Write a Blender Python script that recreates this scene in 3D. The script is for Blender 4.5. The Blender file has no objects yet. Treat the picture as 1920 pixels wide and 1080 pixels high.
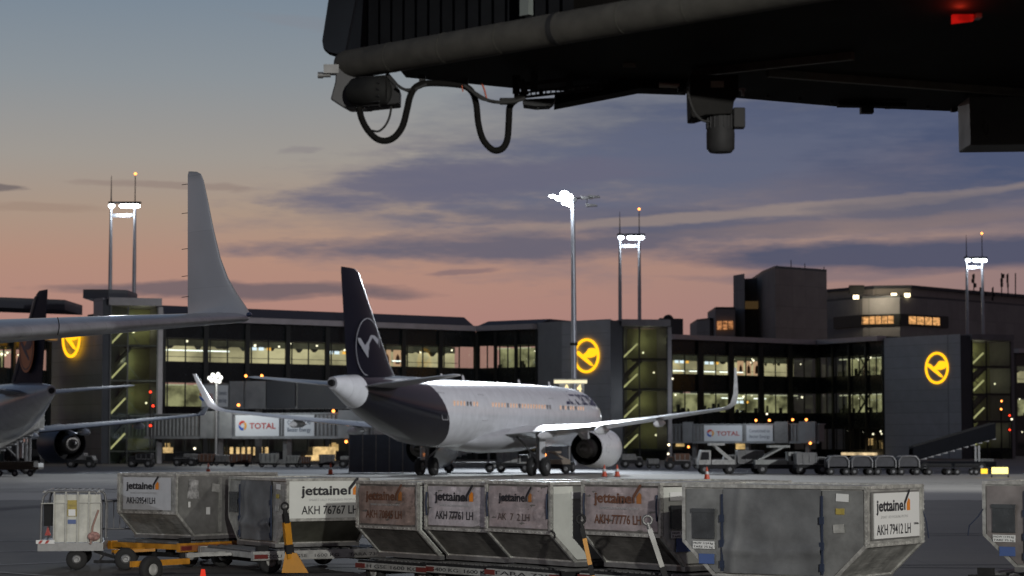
import bpy, bmesh, math, random
from math import sin, cos, pi, radians, sqrt, atan2
from mathutils import Vector, Matrix
random.seed(7)
S = bpy.context.scene
COL = S.collection
# ------------------------------------------------------------------ camera
F, HZ, H = 4200.0, 827.0, 2.2          # focal length in photo pixels, horizon row, eye height
PITCH = math.atan((HZ-540)/F)
cam_d = bpy.data.cameras.new('camera'); cam = bpy.data.objects.new('camera', cam_d); COL.objects.link(cam)
cam.location = (0, 0, H); cam.rotation_euler = (pi/2+PITCH, 0, 0)
cam_d.sensor_width = 36; cam_d.lens = 36*F/1920; cam_d.clip_start = 0.1; cam_d.clip_end = 9000
cam_d.dof.use_dof = True; cam_d.dof.focus_distance = 31; cam_d.dof.aperture_fstop = 2.8; cam_d.dof.aperture_blades = 7
S.camera = cam
S.view_settings.view_transform = 'Standard'; S.view_settings.look = 'None'
S.view_settings.exposure = 0.0; S.view_settings.gamma = 1.0
S.cycles.use_denoising = True; S.cycles.max_bounces = 6; S.cycles.sample_clamp_indirect = 4
S.cycles.caustics_reflective = False; S.cycles.caustics_refractive = False
S.cycles.transparent_max_bounces = 12

def P(x, y, D):                         # photo pixel + distance -> point
    a, b = (x-960)/F, (540-y)/F
    d = Vector((a, cos(PITCH)-b*sin(PITCH), sin(PITCH)+b*cos(PITCH)))
    d *= D/d.y
    return Vector((d.x, d.y, d.z+H))
def lin(r, g, b):
    f = lambda c: ((c/255+.055)/1.055)**2.4 if c > 10 else c/255/12.92
    return (f(r), f(g), f(b))

# ------------------------------------------------------------------ sky (world)
W = bpy.data.worlds.new('World'); S.world = W; W.use_nodes = True
nt = W.node_tree; N = nt.nodes; L = nt.links; N.clear()
def nd(t, **k):
    n = N.new(t)
    for a, v in k.items(): setattr(n, a, v)
    return n
def M_(op, a, b=None, c=None, clamp=False):
    n = nd('ShaderNodeMath', operation=op, use_clamp=clamp)
    for i, v in enumerate((a, b, c)):
        if v is None: continue
        if isinstance(v, (int, float)): n.inputs[i].default_value = v
        else: L.new(v, n.inputs[i])
    return n.outputs[0]
tc = nd('ShaderNodeTexCoord'); sep = nd('ShaderNodeSeparateXYZ'); L.new(tc.outputs['Generated'], sep.inputs[0])
sx, sy, sz = sep.outputs
az = M_('ARCTAN2', sx, sy); el = M_('ARCSINE', sz)
U0 = M_('MULTIPLY_ADD', az, F, 960.0); V0 = M_('MULTIPLY_ADD', el, -F, HZ)
cmb = nd('ShaderNodeCombineXYZ'); L.new(M_('MULTIPLY', U0, 1/520), cmb.inputs[0]); L.new(M_('MULTIPLY', V0, 1/95), cmb.inputs[1])
def noise(sc, det, rough=.55, off=0.0, vec=None):
    n = nd('ShaderNodeTexNoise'); n.inputs['Scale'].default_value = sc; n.inputs['Detail'].default_value = det
    n.inputs['Roughness'].default_value = rough
    m = nd('ShaderNodeVectorMath', operation='ADD'); L.new(vec or cmb.outputs[0], m.inputs[0]); m.inputs[1].default_value = (off, off*.7, off*1.3)
    L.new(m.outputs[0], n.inputs['Vector']); return n.outputs[0]
n1 = noise(1.0, 7, .6); n2 = noise(1.0, 6, .6, 13.0); n3 = noise(2.6, 7, .62, 31.0)
U = M_('ADD', U0, M_('MULTIPLY', M_('SUBTRACT', n1, .5), 300.0))
V = M_('ADD', V0, M_('MULTIPLY', M_('SUBTRACT', n2, .5), 62.0))
ramp = nd('ShaderNodeValToRGB')
t = M_('MULTIPLY_ADD', V0, 1/2400, 1400/2400)      # V -1400..1000 -> 0..1
L.new(t, ramp.inputs[0])
st = [(-1400, (62, 76, 98)), (-500, (88, 104, 126)), (0, (117, 131, 145)), (150, (134, 141, 147)), (300, (153, 147, 141)), (400, (164, 143, 128)),
      (490, (172, 135, 120)), (600, (170, 128, 120)), (827, (140, 104, 98)), (900, (40, 40, 45))]
er = ramp.color_ramp.elements
while len(er) < len(st): er.new(.5)
for e, (v, c) in zip(er, st): e.position = (v+1400)/2400; e.color = (*lin(*c), 1)
col = ramp.outputs[0]
def mix(a, b, f):
    m = nd('ShaderNodeMix', data_type='RGBA'); L.new(f, m.inputs[0])
    for i, v in ((6, a), (7, b)):
        if isinstance(v, tuple): m.inputs[i].default_value = (*v, 1)
        else: L.new(v, m.inputs[i])
    return m.outputs[2]
# the right of the sky is dimmer and more purple (away from the afterglow)
rt = M_('MULTIPLY_ADD', U0, 1/1500, -500/1500, clamp=True)
col = mix(col, mix(col, lin(124, 110, 117), M_('MULTIPLY', rt, .75)), rt)
def band(cx, cy, hw, hh, slope, c, a, tex=.5, soft=.7):
    global col
    dx = M_('SUBTRACT', U, cx); dy = M_('SUBTRACT', M_('SUBTRACT', V, cy), M_('MULTIPLY', dx, slope))
    r = M_('ADD', M_('POWER', M_('ABSOLUTE', M_('DIVIDE', dx, hw)), 2.0), M_('POWER', M_('ABSOLUTE', M_('DIVIDE', dy, hh)), 2.0))
    m = M_('MULTIPLY', M_('SUBTRACT', 1.0, r), 1/soft)
    m = M_('ADD', m, M_('MULTIPLY', M_('SUBTRACT', n3, .5), tex*5.0), clamp=True)
    m = M_('MULTIPLY', m, M_('MULTIPLY', M_('SUBTRACT', 2.0, r, clamp=True), a))
    m2 = M_('MINIMUM', m, a)
    col = mix(col, lin(*c), m2)
band(1750, 270, 1000, 200, 0.0, (70, 80, 108), 1.0, .25, .8)
band(1150, 380, 760, 150, -.04, (112, 107, 120), .65, .5, 1.1)
band(1250, 300, 560, 100, -.12, (90, 97, 120), .85, .45, .8)
band(880, 345, 430, 42, -.10, (98, 98, 118), .85, .6)
band(1000, 460, 660, 34, 0.0, (92, 91, 109), .85, .5, 1.0)
band(1180, 405, 420, 20, 0.0, (96, 96, 114), .7, .7)
band(1350, 425, 260, 34, 0.0, (84, 88, 110), .8, .4)
band(1500, 395, 620, 14, -.075, (142, 128, 124), .8, .5)
band(1720, 390, 250, 24, -.06, (92, 92, 108), .6, .5)
band(1640, 425, 420, 20, -.05, (128, 112, 112), .6, .5)
band(1720, 485, 480, 34, -.02, (72, 78, 102), .95, .25)
band(1500, 522, 260, 12, -.02, (104, 98, 112), .5, .5)
band(440, 546, 420, 17, 0.0, (104, 92, 100), .9, .35)
band(880, 506, 90, 7, -.08, (112, 96, 106), .6, .5)
band(30, 366, 60, 7, 0.0, (100, 92, 96), .8, .3)
band(290, 357, 170, 8, .03, (130, 112, 108), .45, .6)
band(60, 402, 160, 14, 0.0, (140, 116, 106), .35, .6)
band(570, 287, 60, 7, -.05, (128, 122, 126), .5, .5)
band(700, 60, 300, 14, .12, (126, 128, 136), .35, .7)
bk = M_('MULTIPLY_ADD', sy, .42, .62, clamp=True); bk = M_('MAXIMUM', bk, .42)
cs_ = nd('ShaderNodeVectorMath', operation='SCALE'); L.new(col, cs_.inputs[0]); L.new(bk, cs_.inputs['Scale']); col = cs_.outputs[0]
bg = nd('ShaderNodeBackground'); L.new(col, bg.inputs[0]); bg.inputs[1].default_value = 1.03
sk = nd('ShaderNodeTexSky'); sk.sky_type = 'NISHITA'; sk.sun_disc = False; sk.sun_elevation = radians(-3); sk.sun_rotation = radians(-40)
bg2 = nd('ShaderNodeBackground'); L.new(sk.outputs[0], bg2.inputs[0]); bg2.inputs[1].default_value = .05
ad = nd('ShaderNodeAddShader'); L.new(bg.outputs[0], ad.inputs[0]); L.new(bg2.outputs[0], ad.inputs[1])
wo = nd('ShaderNodeOutputWorld'); L.new(ad.outputs[0], wo.inputs[0])

# ------------------------------------------------------------------ apron floodlights
def spot(name, loc, target, power, cone, blend, color, size=.6):
    d = bpy.data.lights.new(name, 'SPOT'); d.energy = power; d.spot_size = radians(cone); d.spot_blend = blend
    d.color = color; d.shadow_soft_size = size
    o = bpy.data.objects.new(name, d); COL.objects.link(o); o.location = loc
    o.rotation_euler = (Vector(target)-Vector(loc)).to_track_quat('-Z', 'Y').to_euler(); return o
def point(name, loc, power, color, size=.3, parent=None):
    d = bpy.data.lights.new(name, 'POINT'); d.energy = power; d.color = color; d.shadow_soft_size = size
    o = bpy.data.objects.new(name, d); COL.objects.link(o); o.location = loc; o.parent = parent; return o
COOL = (.86, .93, 1.0); WARM = (1.0, .86, .62)
# unseen flood behind the camera, inferred from container shading; added fills follow
spot('unseen_flood_light', (11, -26, 9.5), (0, 30, -5), 62000, 25, .6, (1.0, .98, .92), .3)
spot('unseen_flood_light', (36, 2, 18), (-1, 32, 1.0), 12000, 40, .4, (1.0, .96, .86), .35)  # added fill from the right, no lamp in view
spot('unseen_flood_light', (-45, 2, 16), (-4, 36, 3.0), 13000, 28, .6, (.92, .94, 1.0), .5)  # added fill that lifts the left-facing container panels
spot('unseen_flood_light', (75, 62, 30), (-4, 158, 4), 240000, 48, .6, (.95, .97, 1.0), .6)  # added fill that brightens the airliner's right side
# head of the lit mast behind the parked airliner
LM = P(1063, 372, 205)
spot('mast_lamp_light', LM+Vector((-1.5, -2, -.5)), (-16, 122, 0), 110000, 62, .6, COOL, .6)
spot('mast_lamp_light', P(225, 383, 282)+Vector((0, -3, 0)), (-30, 125, 0), 25000, 60, .6, COOL, .8)

# ------------------------------------------------------------------ materials
MATS = {}
def mat(name, c, rough=.6, metal=0.0, var=.0, scale=4.0, bump=0.0, spec=.5, coat=0.0, var2=None):
    if name in MATS: return MATS[name]
    m = bpy.data.materials.new(name); m.use_nodes = True; t = m.node_tree; b = t.nodes['Principled BSDF']
    b.inputs['Base Color'].default_value = (*c, 1); b.inputs['Roughness'].default_value = rough; b.inputs['Metallic'].default_value = metal
    b.inputs['Specular IOR Level'].default_value = spec; b.inputs['Coat Weight'].default_value = coat
    if var or bump:
        tcn = t.nodes.new('ShaderNodeTexCoord'); n = t.nodes.new('ShaderNodeTexNoise')
        n.inputs['Scale'].default_value = scale; n.inputs['Detail'].default_value = 8; n.inputs['Roughness'].default_value = .65
        t.links.new(tcn.outputs['Object'], n.inputs['Vector'])
        if var:
            r = t.nodes.new('ShaderNodeValToRGB'); r.color_ramp.elements[0].position = .3; r.color_ramp.elements[1].position = .7
            lo = tuple(max(0, v*(1-var)) for v in c); hi = var2 or tuple(min(1, v*(1+var*.7)) for v in c)
            r.color_ramp.elements[0].color = (*lo, 1); r.color_ramp.elements[1].color = (*hi, 1)
            t.links.new(n.outputs[0], r.inputs[0]); t.links.new(r.outputs[0], b.inputs['Base Color'])
            mr = t.nodes.new('ShaderNodeMapRange'); mr.inputs[3].default_value = max(.05, rough-.12); mr.inputs[4].default_value = min(1, rough+.15)
            t.links.new(n.outputs[0], mr.inputs[0]); t.links.new(mr.outputs[0], b.inputs['Roughness'])
        if bump:
            bp = t.nodes.new('ShaderNodeBump'); bp.inputs['Strength'].default_value = bump; bp.inputs['Distance'].default_value = .02
            t.links.new(n.outputs[0], bp.inputs['Height']); t.links.new(bp.outputs[0], b.inputs['Normal'])
    MATS[name] = m; return m
def emit(name, c, s, sample=False, var=0.0, scale=(1, 1, 1), lo=.3):
    if name in MATS: return MATS[name]
    m = bpy.data.materials.new(name); m.use_nodes = True; t = m.node_tree; t.nodes.clear()
    e = t.nodes.new('ShaderNodeEmission'); e.inputs[0].default_value = (*c, 1); e.inputs[1].default_value = s
    o = t.nodes.new('ShaderNodeOutputMaterial'); t.links.new(e.outputs[0], o.inputs[0])
    if var:
        tcn = t.nodes.new('ShaderNodeTexCoord'); mp = t.nodes.new('ShaderNodeMapping'); mp.inputs['Scale'].default_value = scale
        n = t.nodes.new('ShaderNodeTexNoise'); n.inputs['Scale'].default_value = 1; n.inputs['Detail'].default_value = 4
        mr = t.nodes.new('ShaderNodeMapRange'); mr.inputs[1].default_value = .35; mr.inputs[2].default_value = .65
        mr.inputs[3].default_value = s*(1-var); mr.inputs[4].default_value = s*(1+var*.6)
        t.links.new(tcn.outputs['Object'], mp.inputs[0]); t.links.new(mp.outputs[0], n.inputs['Vector'])
        t.links.new(n.outputs[0], mr.inputs[0]); t.links.new(mr.outputs[0], e.inputs[1])
    if not sample:
        m.cycles.emission_sampling = 'NONE'
    MATS[name] = m; return m
def glass(name, tint, refl=.08, rough=.03):
    if name in MATS: return MATS[name]
    m = bpy.data.materials.new(name); m.use_nodes = True; t = m.node_tree; t.nodes.clear()
    a = t.nodes.new('ShaderNodeBsdfTransparent'); a.inputs[0].default_value = (*tint, 1)
    g = t.nodes.new('ShaderNodeBsdfGlossy'); g.inputs['Roughness'].default_value = rough; g.inputs[0].default_value = (.8, .85, .9, 1)
    x = t.nodes.new('ShaderNodeMixShader'); x.inputs[0].default_value = refl
    o = t.nodes.new('ShaderNodeOutputMaterial'); t.links.new(a.outputs[0], x.inputs[1]); t.links.new(g.outputs[0], x.inputs[2]); t.links.new(x.outputs[0], o.inputs[0])
    MATS[name] = m; return m

# ------------------------------------------------------------------ mesh helpers
class MB:
    def __init__(s): s.v = []; s.f = []; s.sm = []
    def add(s, vs, fs, smooth=False):
        o = len(s.v); s.v += [tuple(v) for v in vs]; s.f += [tuple(i+o for i in f) for f in fs]; s.sm += [smooth]*len(fs); return s
    def box(s, c, d, rz=0, m=None):
        M = m or Matrix.Rotation(rz, 3, 'Z'); c = Vector(c); vs = []
        for z in (-.5, .5):
            for y in (-.5, .5):
                for x in (-.5, .5): vs.append(c + M @ Vector((x*d[0], y*d[1], z*d[2])))
        return s.add(vs, [(0, 2, 3, 1), (4, 5, 7, 6), (0, 1, 5, 4), (2, 6, 7, 3), (0, 4, 6, 2), (1, 3, 7, 5)])
    def bar(s, a, b, w, h=None, up=(0, 0, 1)):          # square bar from a to b
        a, b = Vector(a), Vector(b); h = h or w; d = (b-a)
        x = d.normalized(); u = Vector(up)
        if abs(x.dot(u)) > .98: u = Vector((0, 1, 0))
        y = u.cross(x).normalized(); z = x.cross(y)
        M = Matrix((x, y, z)).transposed()
        return s.box((a+b)/2, (d.length, w, h), m=M)
    def tube(s, pts, r, n=10, caps=True):
        pts = [Vector(p) for p in pts]; k = len(pts); rs = r if isinstance(r, (list, tuple)) else [r]*k
        vs = []; prev = None
        for i, p in enumerate(pts):
            d = (pts[min(i+1, k-1)]-pts[max(i-1, 0)]).normalized()
            if prev is None:
                u = Vector((0, 0, 1)) if abs(d.z) < .9 else Vector((1, 0, 0)); x = d.cross(u).normalized()
            else:
                x = (prev - d*prev.dot(d)).normalized()
            prev = x; y = d.cross(x)
            for j in range(n):
                a = 2*pi*j/n; vs.append(p+(x*cos(a)+y*sin(a))*rs[i])
        fs = [(i*n+j, i*n+(j+1) % n, (i+1)*n+(j+1) % n, (i+1)*n+j) for i in range(k-1) for j in range(n)]
        o = len(s.f); s.add(vs, fs, True)
        if caps:
            s.add(vs[:n], [tuple(range(n))[::-1]]); s.add(vs[-n:], [tuple(range(n))])
        return s
    def prism(s, poly, d):                               # poly of points, extruded by vector d
        poly = [Vector(p) for p in poly]; d = Vector(d); n = len(poly)
        vs = poly+[p+d for p in poly]
        return s.add(vs, [tuple(range(n))[::-1], tuple(range(n, 2*n))]+[(i, (i+1) % n, n+(i+1) % n, n+i) for i in range(n)])
    def loft(s, secs, caps=True, closed=True, smooth=True):
        n = len(secs[0]); vs = [p for q in secs for p in q]; m = n if closed else n-1
        s.add(vs, [(i*n+j, i*n+(j+1) % n, (i+1)*n+(j+1) % n, (i+1)*n+j) for i in range(len(secs)-1) for j in range(m)], smooth)
        if caps: s.add(secs[0], [tuple(range(n))[::-1]]); s.add(secs[-1], [tuple(range(n))])
        return s
    def sphere(s, c, r, n=10, sq=(1, 1, 1)):
        secs = []
        for i in range(n+1):
            a = -pi/2+pi*i/n; rr = max(.001, cos(a))*r
            secs.append([(c[0]+rr*cos(2*pi*j/(n*2))*sq[0], c[1]+rr*sin(2*pi*j/(n*2))*sq[1], c[2]+r*sin(a)*sq[2]) for j in range(n*2)])
        return s.loft(secs)
    def build(s, name, m, parent=None, label=None, bev=0):
        me = bpy.data.meshes.new(name); me.from_pydata(s.v, [], s.f)
        me.polygons.foreach_set('use_smooth', s.sm)
        bm = bmesh.new(); bm.from_mesh(me); bmesh.ops.recalc_face_normals(bm, faces=bm.faces); bm.to_mesh(me); bm.free()
        me.materials.append(m); me.update()
        o = bpy.data.objects.new(name, me); COL.objects.link(o)
        if parent: o.parent = parent
        if label: o['label'] = label
        if bev:
            b = o.modifiers.new('bevel', 'BEVEL'); b.width = bev; b.segments = 2; b.limit_method = 'ANGLE'
        return o
def thing(name, label, cat, loc=(0, 0, 0), rz=0, group=None):
    o = bpy.data.objects.new(name, None); COL.objects.link(o); o.location = loc; o.rotation_euler = (0, 0, rz)
    o.empty_display_size = .3
    return tag(o, label, cat, group)
def tag(o, label, cat, group=None):
    o['label'] = label; o['category'] = cat
    if group: o['group'] = group
    return o
def struct(o): o['kind'] = 'structure'; return o
def ctree(o, parent=None):
    c = o.copy(); COL.objects.link(c); c.parent = parent
    for ch in list(o.children): ctree(ch, c)
    return c
def text(s, size, m, parent, mtx, bold=0.0, name='lettering', width=None, align='LEFT', shear=0.0):
    cu = bpy.data.curves.new('t', 'FONT'); cu.body = s; cu.size = size; cu.offset = bold; cu.extrude = 0.001; cu.align_x = align; cu.resolution_u = 3; cu.shear = shear
    o = bpy.data.objects.new('t', cu); COL.objects.link(o)
    dg = bpy.context.evaluated_depsgraph_get(); me = bpy.data.meshes.new_from_object(o.evaluated_get(dg))
    COL.objects.unlink(o); bpy.data.objects.remove(o)
    xs = [v.co.x for v in me.vertices]; w = max(xs)-min(xs); k = 1.0 if not width else width/w
    me.transform(Matrix.Diagonal((k, 1, 1, 1))); me.transform(mtx)
    me.materials.clear(); me.materials.append(m)
    r = bpy.data.objects.new(name, me); COL.objects.link(r); r.parent = parent; return r
def face_mtx(o, right, up):            # matrix that lays text (x right, y up) on a face
    right, up = Vector(right).normalized(), Vector(up).normalized(); n = right.cross(up)
    m = Matrix((right, up, n)).transposed().to_4x4(); m.translation = Vector(o); return m

# common materials
def scratch(m, amt=.5, sc=(2.5, 2.5, 34)):
    t = m.node_tree; b = t.nodes['Principled BSDF']; src = b.inputs['Base Color'].links[0].from_socket
    tcn = t.nodes.new('ShaderNodeTexCoord'); last = src
    for k, (scale, rot) in enumerate(((sc, .5), ((30, 3, 3), -.35))):
        mp = t.nodes.new('ShaderNodeMapping'); mp.inputs['Scale'].default_value = scale; mp.inputs['Rotation'].default_value = (rot, rot*.4, 0)
        n = t.nodes.new('ShaderNodeTexNoise'); n.inputs['Scale'].default_value = 1.3; n.inputs['Detail'].default_value = 3
        mr = t.nodes.new('ShaderNodeMapRange'); mr.inputs[1].default_value = .60; mr.inputs[2].default_value = .68; mr.inputs[3].default_value = 1.0; mr.inputs[4].default_value = (1.7, .45)[k]
        t.links.new(tcn.outputs['Object'], mp.inputs[0]); t.links.new(mp.outputs[0], n.inputs['Vector']); t.links.new(n.outputs[0], mr.inputs[0])
        cb = t.nodes.new('ShaderNodeCombineXYZ')
        for i in range(3): t.links.new(mr.outputs[0], cb.inputs[i])
        mm = t.nodes.new('ShaderNodeMix'); mm.data_type = 'RGBA'; mm.blend_type = 'MULTIPLY'; mm.inputs[0].default_value = amt
        t.links.new(last, mm.inputs[6]); t.links.new(cb.outputs[0], mm.inputs[7]); last = mm.outputs[2]
    t.links.new(last, b.inputs['Base Color']); return m
m_alu = mat('worn_aluminium', (.40, .40, .38), .45, .4, .5, 4.0, .3)
m_alu_dark = mat('dark_aluminium', (.20, .19, .175), .5, .4, .5, 3.5, .3)
scratch(m_alu, .55); scratch(m_alu_dark, .5)
m_white = mat('white_panel', (.62, .63, .60), .45, 0, .18, 2.0)
m_dirtywhite = mat('dirty_white_paint', (.40, .40, .38), .6, 0, .4, 5)
m_label = mat('white_label', (.74, .75, .74), .35)
m_ink = mat('black_ink', (.02, .02, .025), .5)
m_orange = mat('orange_ink', (.75, .24, .02), .5)
m_grayink = mat('grey_ink', (.45, .45, .45), .5)
m_rubber = mat('black_rubber', (.018, .018, .018), .8, 0, .3, 20)
m_dark = mat('dark_painted_steel', (.022, .022, .023), .65, 0, .3, 8, 0, .2)
m_steel = mat('grey_steel', (.22, .22, .22), .45, .5, .3, 6)
m_yellow = mat('yellow_orange_paint', (.55, .24, .02), .5, 0, .35, 6)
m_red = mat('red_paint', (.40, .03, .02), .5)
m_curtain = mat('grey_curtain_fabric', (.15, .155, .16), .55, 0, .3, 2.5, .5)
m_bluelab = mat('blue_label', (.07, .12, .3), .5)
m_lampwhite = emit('lamp_white', (.85, .93, 1.0), 14.0)
m_lampwarm = emit('lamp_warm', (1.0, .82, .5), 5.0)
m_lampwarm2 = emit('window_lamp', (1.0, .9, .65), 2.2)
m_beacon = emit('beacon_orange', (1.0, .3, .06), 5.0)
m_redlamp = emit('red_lamp', (1.0, .05, .02), 3.0)

# ------------------------------------------------------------------ ground
def sheet(name, poly, z, m):
    mb = MB(); mb.add([(x, y, z) for x, y in poly], [tuple(range(len(poly)))]); return struct(mb.build(name, m))
def ground_mat(name, c, var, sc, rough, joints=0.0, jw=.02):
    m = bpy.data.materials.new(name); m.use_nodes = True; t = m.node_tree; b = t.nodes['Principled BSDF']
    tcn = t.nodes.new('ShaderNodeTexCoord')
    mp = t.nodes.new('ShaderNodeMapping'); mp.inputs['Scale'].default_value = (sc*.35, sc, sc)
    a = t.nodes.new('ShaderNodeTexNoise'); a.inputs['Scale'].default_value = 1; a.inputs['Detail'].default_value = 10; a.inputs['Roughness'].default_value = .7
    f = t.nodes.new('ShaderNodeTexNoise'); f.inputs['Scale'].default_value = 25; f.inputs['Detail'].default_value = 4
    t.links.new(tcn.outputs['Object'], mp.inputs[0]); t.links.new(mp.outputs[0], a.inputs['Vector']); t.links.new(tcn.outputs['Object'], f.inputs['Vector'])
    mx = t.nodes.new('ShaderNodeMath'); mx.operation = 'MULTIPLY_ADD'; mx.inputs[1].default_value = .45
    t.links.new(f.outputs[0], mx.inputs[0]); t.links.new(a.outputs[0], mx.inputs[2])
    r = t.nodes.new('ShaderNodeValToRGB'); r.color_ramp.elements[0].position = .5; r.color_ramp.elements[1].position = .95
    r.color_ramp.elements[0].color = (*[v*(1-var) for v in c], 1); r.color_ramp.elements[1].color = (*[v*(1+var) for v in c], 1)
    t.links.new(mx.outputs[0], r.inputs[0]); out = r.outputs[0]
    if joints:
        br = t.nodes.new('ShaderNodeTexBrick'); br.offset = 0; br.inputs['Scale'].default_value = 1; br.inputs['Brick Width'].default_value = joints
        br.inputs['Row Height'].default_value = joints; br.inputs['Mortar Size'].default_value = jw; br.inputs['Mortar Smooth'].default_value = .3
        br.inputs['Color1'].default_value = (1, 1, 1, 1); br.inputs['Color2'].default_value = (.86, .86, .86, 1); br.inputs['Mortar'].default_value = (.4, .4, .4, 1)
        t.links.new(tcn.outputs['Object'], br.inputs['Vector'])
        mm = t.nodes.new('ShaderNodeMix'); mm.data_type = 'RGBA'; mm.blend_type = 'MULTIPLY'; mm.inputs[0].default_value = 1
        t.links.new(out, mm.inputs[6]); t.links.new(br.outputs[0], mm.inputs[7]); out = mm.outputs[2]
    t.links.new(out, b.inputs['Base Color']); b.inputs['Roughness'].default_value = rough
    bp = t.nodes.new('ShaderNodeBump'); bp.inputs['Strength'].default_value = .25; bp.inputs['Distance'].default_value = .01
    t.links.new(f.outputs[0], bp.inputs['Height']); t.links.new(bp.outputs[0], b.inputs['Normal'])
    return m
sheet('ground', [(-4000, -500), (4000, -500), (4000, 6000), (-4000, 6000)], -.008, ground_mat('asphalt', (.095, .088, .078), .3, .12, .75, 7.5, .012))
sheet('apron', [(-300, 84), (300, 84), (300, 150), (-300, 150)], -.004, ground_mat('concrete', (.40, .385, .34), .2, .08, .8, 7.5, .03))
sheet('road', [(-400, 150), (400, 150), (400, 196), (-400, 196)], 0.0, ground_mat('dark_asphalt', (.045, .05, .06), .25, .1, .7))
m_line = mat('worn_white_marking', (.42, .42, .40), .7, 0, .5, 3)
def marking(a, b, w, z=.004, m=m_line):
    a, b = Vector((*a, z)), Vector((*b, z)); n = (b-a).cross(Vector((0, 0, 1))).normalized()*w/2
    return struct(MB().add([a-n, b-n, b+n, a+n], [(0, 1, 2, 3)]).build('road_marking', m))
def gp(x, y): D = F*H/(y-HZ); v = P(x, y, D); return (v.x, v.y)
marking(gp(-30, 1012), gp(95, 1012), .12); marking(gp(-40, 1033), gp(82, 1031), .10); marking(gp(-20, 1058), gp(125, 1052), .10)
marking(gp(-40, 1068), gp(230, 1088), .12); marking(gp(820, 893.2), gp(960, 893.2), .5, .004)
marking(gp(1545, 897.5), gp(1700, 897.5), .4, .004); marking(gp(-400, 936), gp(2400, 936), .1, .004)

m_tyre = mat('tyre_mark_rubber', (.03, .03, .03), .8, 0, .5, 1.2)
rg = random.Random(11)
for k in range(9):
    y0 = rg.uniform(88, 146); x0 = rg.uniform(-30, 25); L_ = rg.uniform(10, 30)
    for off in (0, 1.7): marking((x0, y0+off), (x0+L_, y0+off+rg.uniform(-1, 1)), .22, .0015, m_tyre)
for k in range(7):
    y0 = rg.uniform(36, 74); x0 = rg.uniform(-10, 6); L_ = rg.uniform(5, 14)
    for off in (0, 1.4): marking((x0, y0+off), (x0+L_, y0+off+rg.uniform(-2, 2)), .18, -.003, m_tyre)
# ------------------------------------------------------------------ airliner builder
def airfoil(le, chord, thick, fwd, up, n=12):
    """closed section: le point, runs aft along -fwd"""
    fwd, up = Vector(fwd), Vector(up); pts = []
    def yt(x): return 5*thick*(.2969*sqrt(x)-.126*x-.3516*x*x+.2843*x**3-.1036*x**4)
    xs = [.5*(1-cos(pi*i/n)) for i in range(n+1)]
    for x in reversed(xs): pts.append(Vector(le)-fwd*x*chord+up*(yt(x)*chord+.02*chord*sin(pi*x)))
    for x in xs[1:-1]: pts.append(Vector(le)-fwd*x*chord-up*(yt(x)*chord*.8-.01*chord*sin(pi*x)))
    return pts
def fus_mat(name, base, blue, y1, y2, slope, gloss=.22, belly=None):
    m = bpy.data.materials.new(name); m.use_nodes = True; t = m.node_tree; b = t.nodes['Principled BSDF']
    tcn = t.nodes.new('ShaderNodeTexCoord'); s = t.nodes.new('ShaderNodeSeparateXYZ'); t.links.new(tcn.outputs['Object'], s.inputs[0])
    def ma(op, a, bb, c=None):
        n = t.nodes.new('ShaderNodeMath'); n.operation = op
        for i, v in enumerate((a, bb, c)):
            if v is None: continue
            if isinstance(v, (int, float)): n.inputs[i].default_value = v
            else: t.links.new(v, n.inputs[i])
        return n.outputs[0]
    a1 = ma('GREATER_THAN', s.outputs[1], y1)
    a2 = ma('LESS_THAN', ma('ADD', s.outputs[1], ma('MULTIPLY', s.outputs[2], slope)), y2)
    k = ma('MULTIPLY', a1, a2)
    n = t.nodes.new('ShaderNodeTexNoise'); n.inputs['Scale'].default_value = 1.5; n.inputs['Detail'].default_value = 6; t.links.new(tcn.outputs['Object'], n.inputs['Vector'])
    r = t.nodes.new('ShaderNodeValToRGB'); r.color_ramp.elements[0].position = .3; r.color_ramp.elements[1].position = .7
    r.color_ramp.elements[0].color = (*[v*.85 for v in base], 1); r.color_ramp.elements[1].color = (*base, 1); t.links.new(n.outputs[0], r.inputs[0])
    mx = t.nodes.new('ShaderNodeMix'); mx.data_type = 'RGBA'; t.links.new(k, mx.inputs[0]); t.links.new(r.outputs[0], mx.inputs[6]); mx.inputs[7].default_value = (*blue, 1)
    md = ma('LESS_THAN', ma('MODULO', ma('ADD', s.outputs[1], 100.0), 2.55), .07); sc_ = ma('SUBTRACT', 1.0, ma('MULTIPLY', md, .14))
    vs = t.nodes.new('ShaderNodeVectorMath'); vs.operation = 'SCALE'; t.links.new(mx.outputs[2], vs.inputs[0]); t.links.new(sc_, vs.inputs['Scale'])
    t.links.new(vs.outputs[0], b.inputs['Base Color']); b.inputs['Roughness'].default_value = gloss; b.inputs['Coat Weight'].default_value = .2; b.inputs['Coat Roughness'].default_value = .08
    return m
m_plane_white = mat('aircraft_white_paint', (.62, .63, .64), .28, 0, .1, 1.2, 0, .5, .4)
m_plane_grey = mat('aircraft_grey_paint', (.42, .43, .45), .35, 0, .12, 1.2, 0, .5, .3)
m_navy = mat('navy_paint', (.0035, .0045, .011), .42, 0, 0, 1, 0, .18, 0)
m_bare = mat('bare_metal', (.5, .5, .5), .25, .9)
m_cabwin = emit('cabin_window_glow', (1.0, .62, .42), .62)  # orange emission stands in for the reflection on the panes
m_logo_y = emit('yellow_neon', (1.0, .46, .01), 1.7, True)
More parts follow.
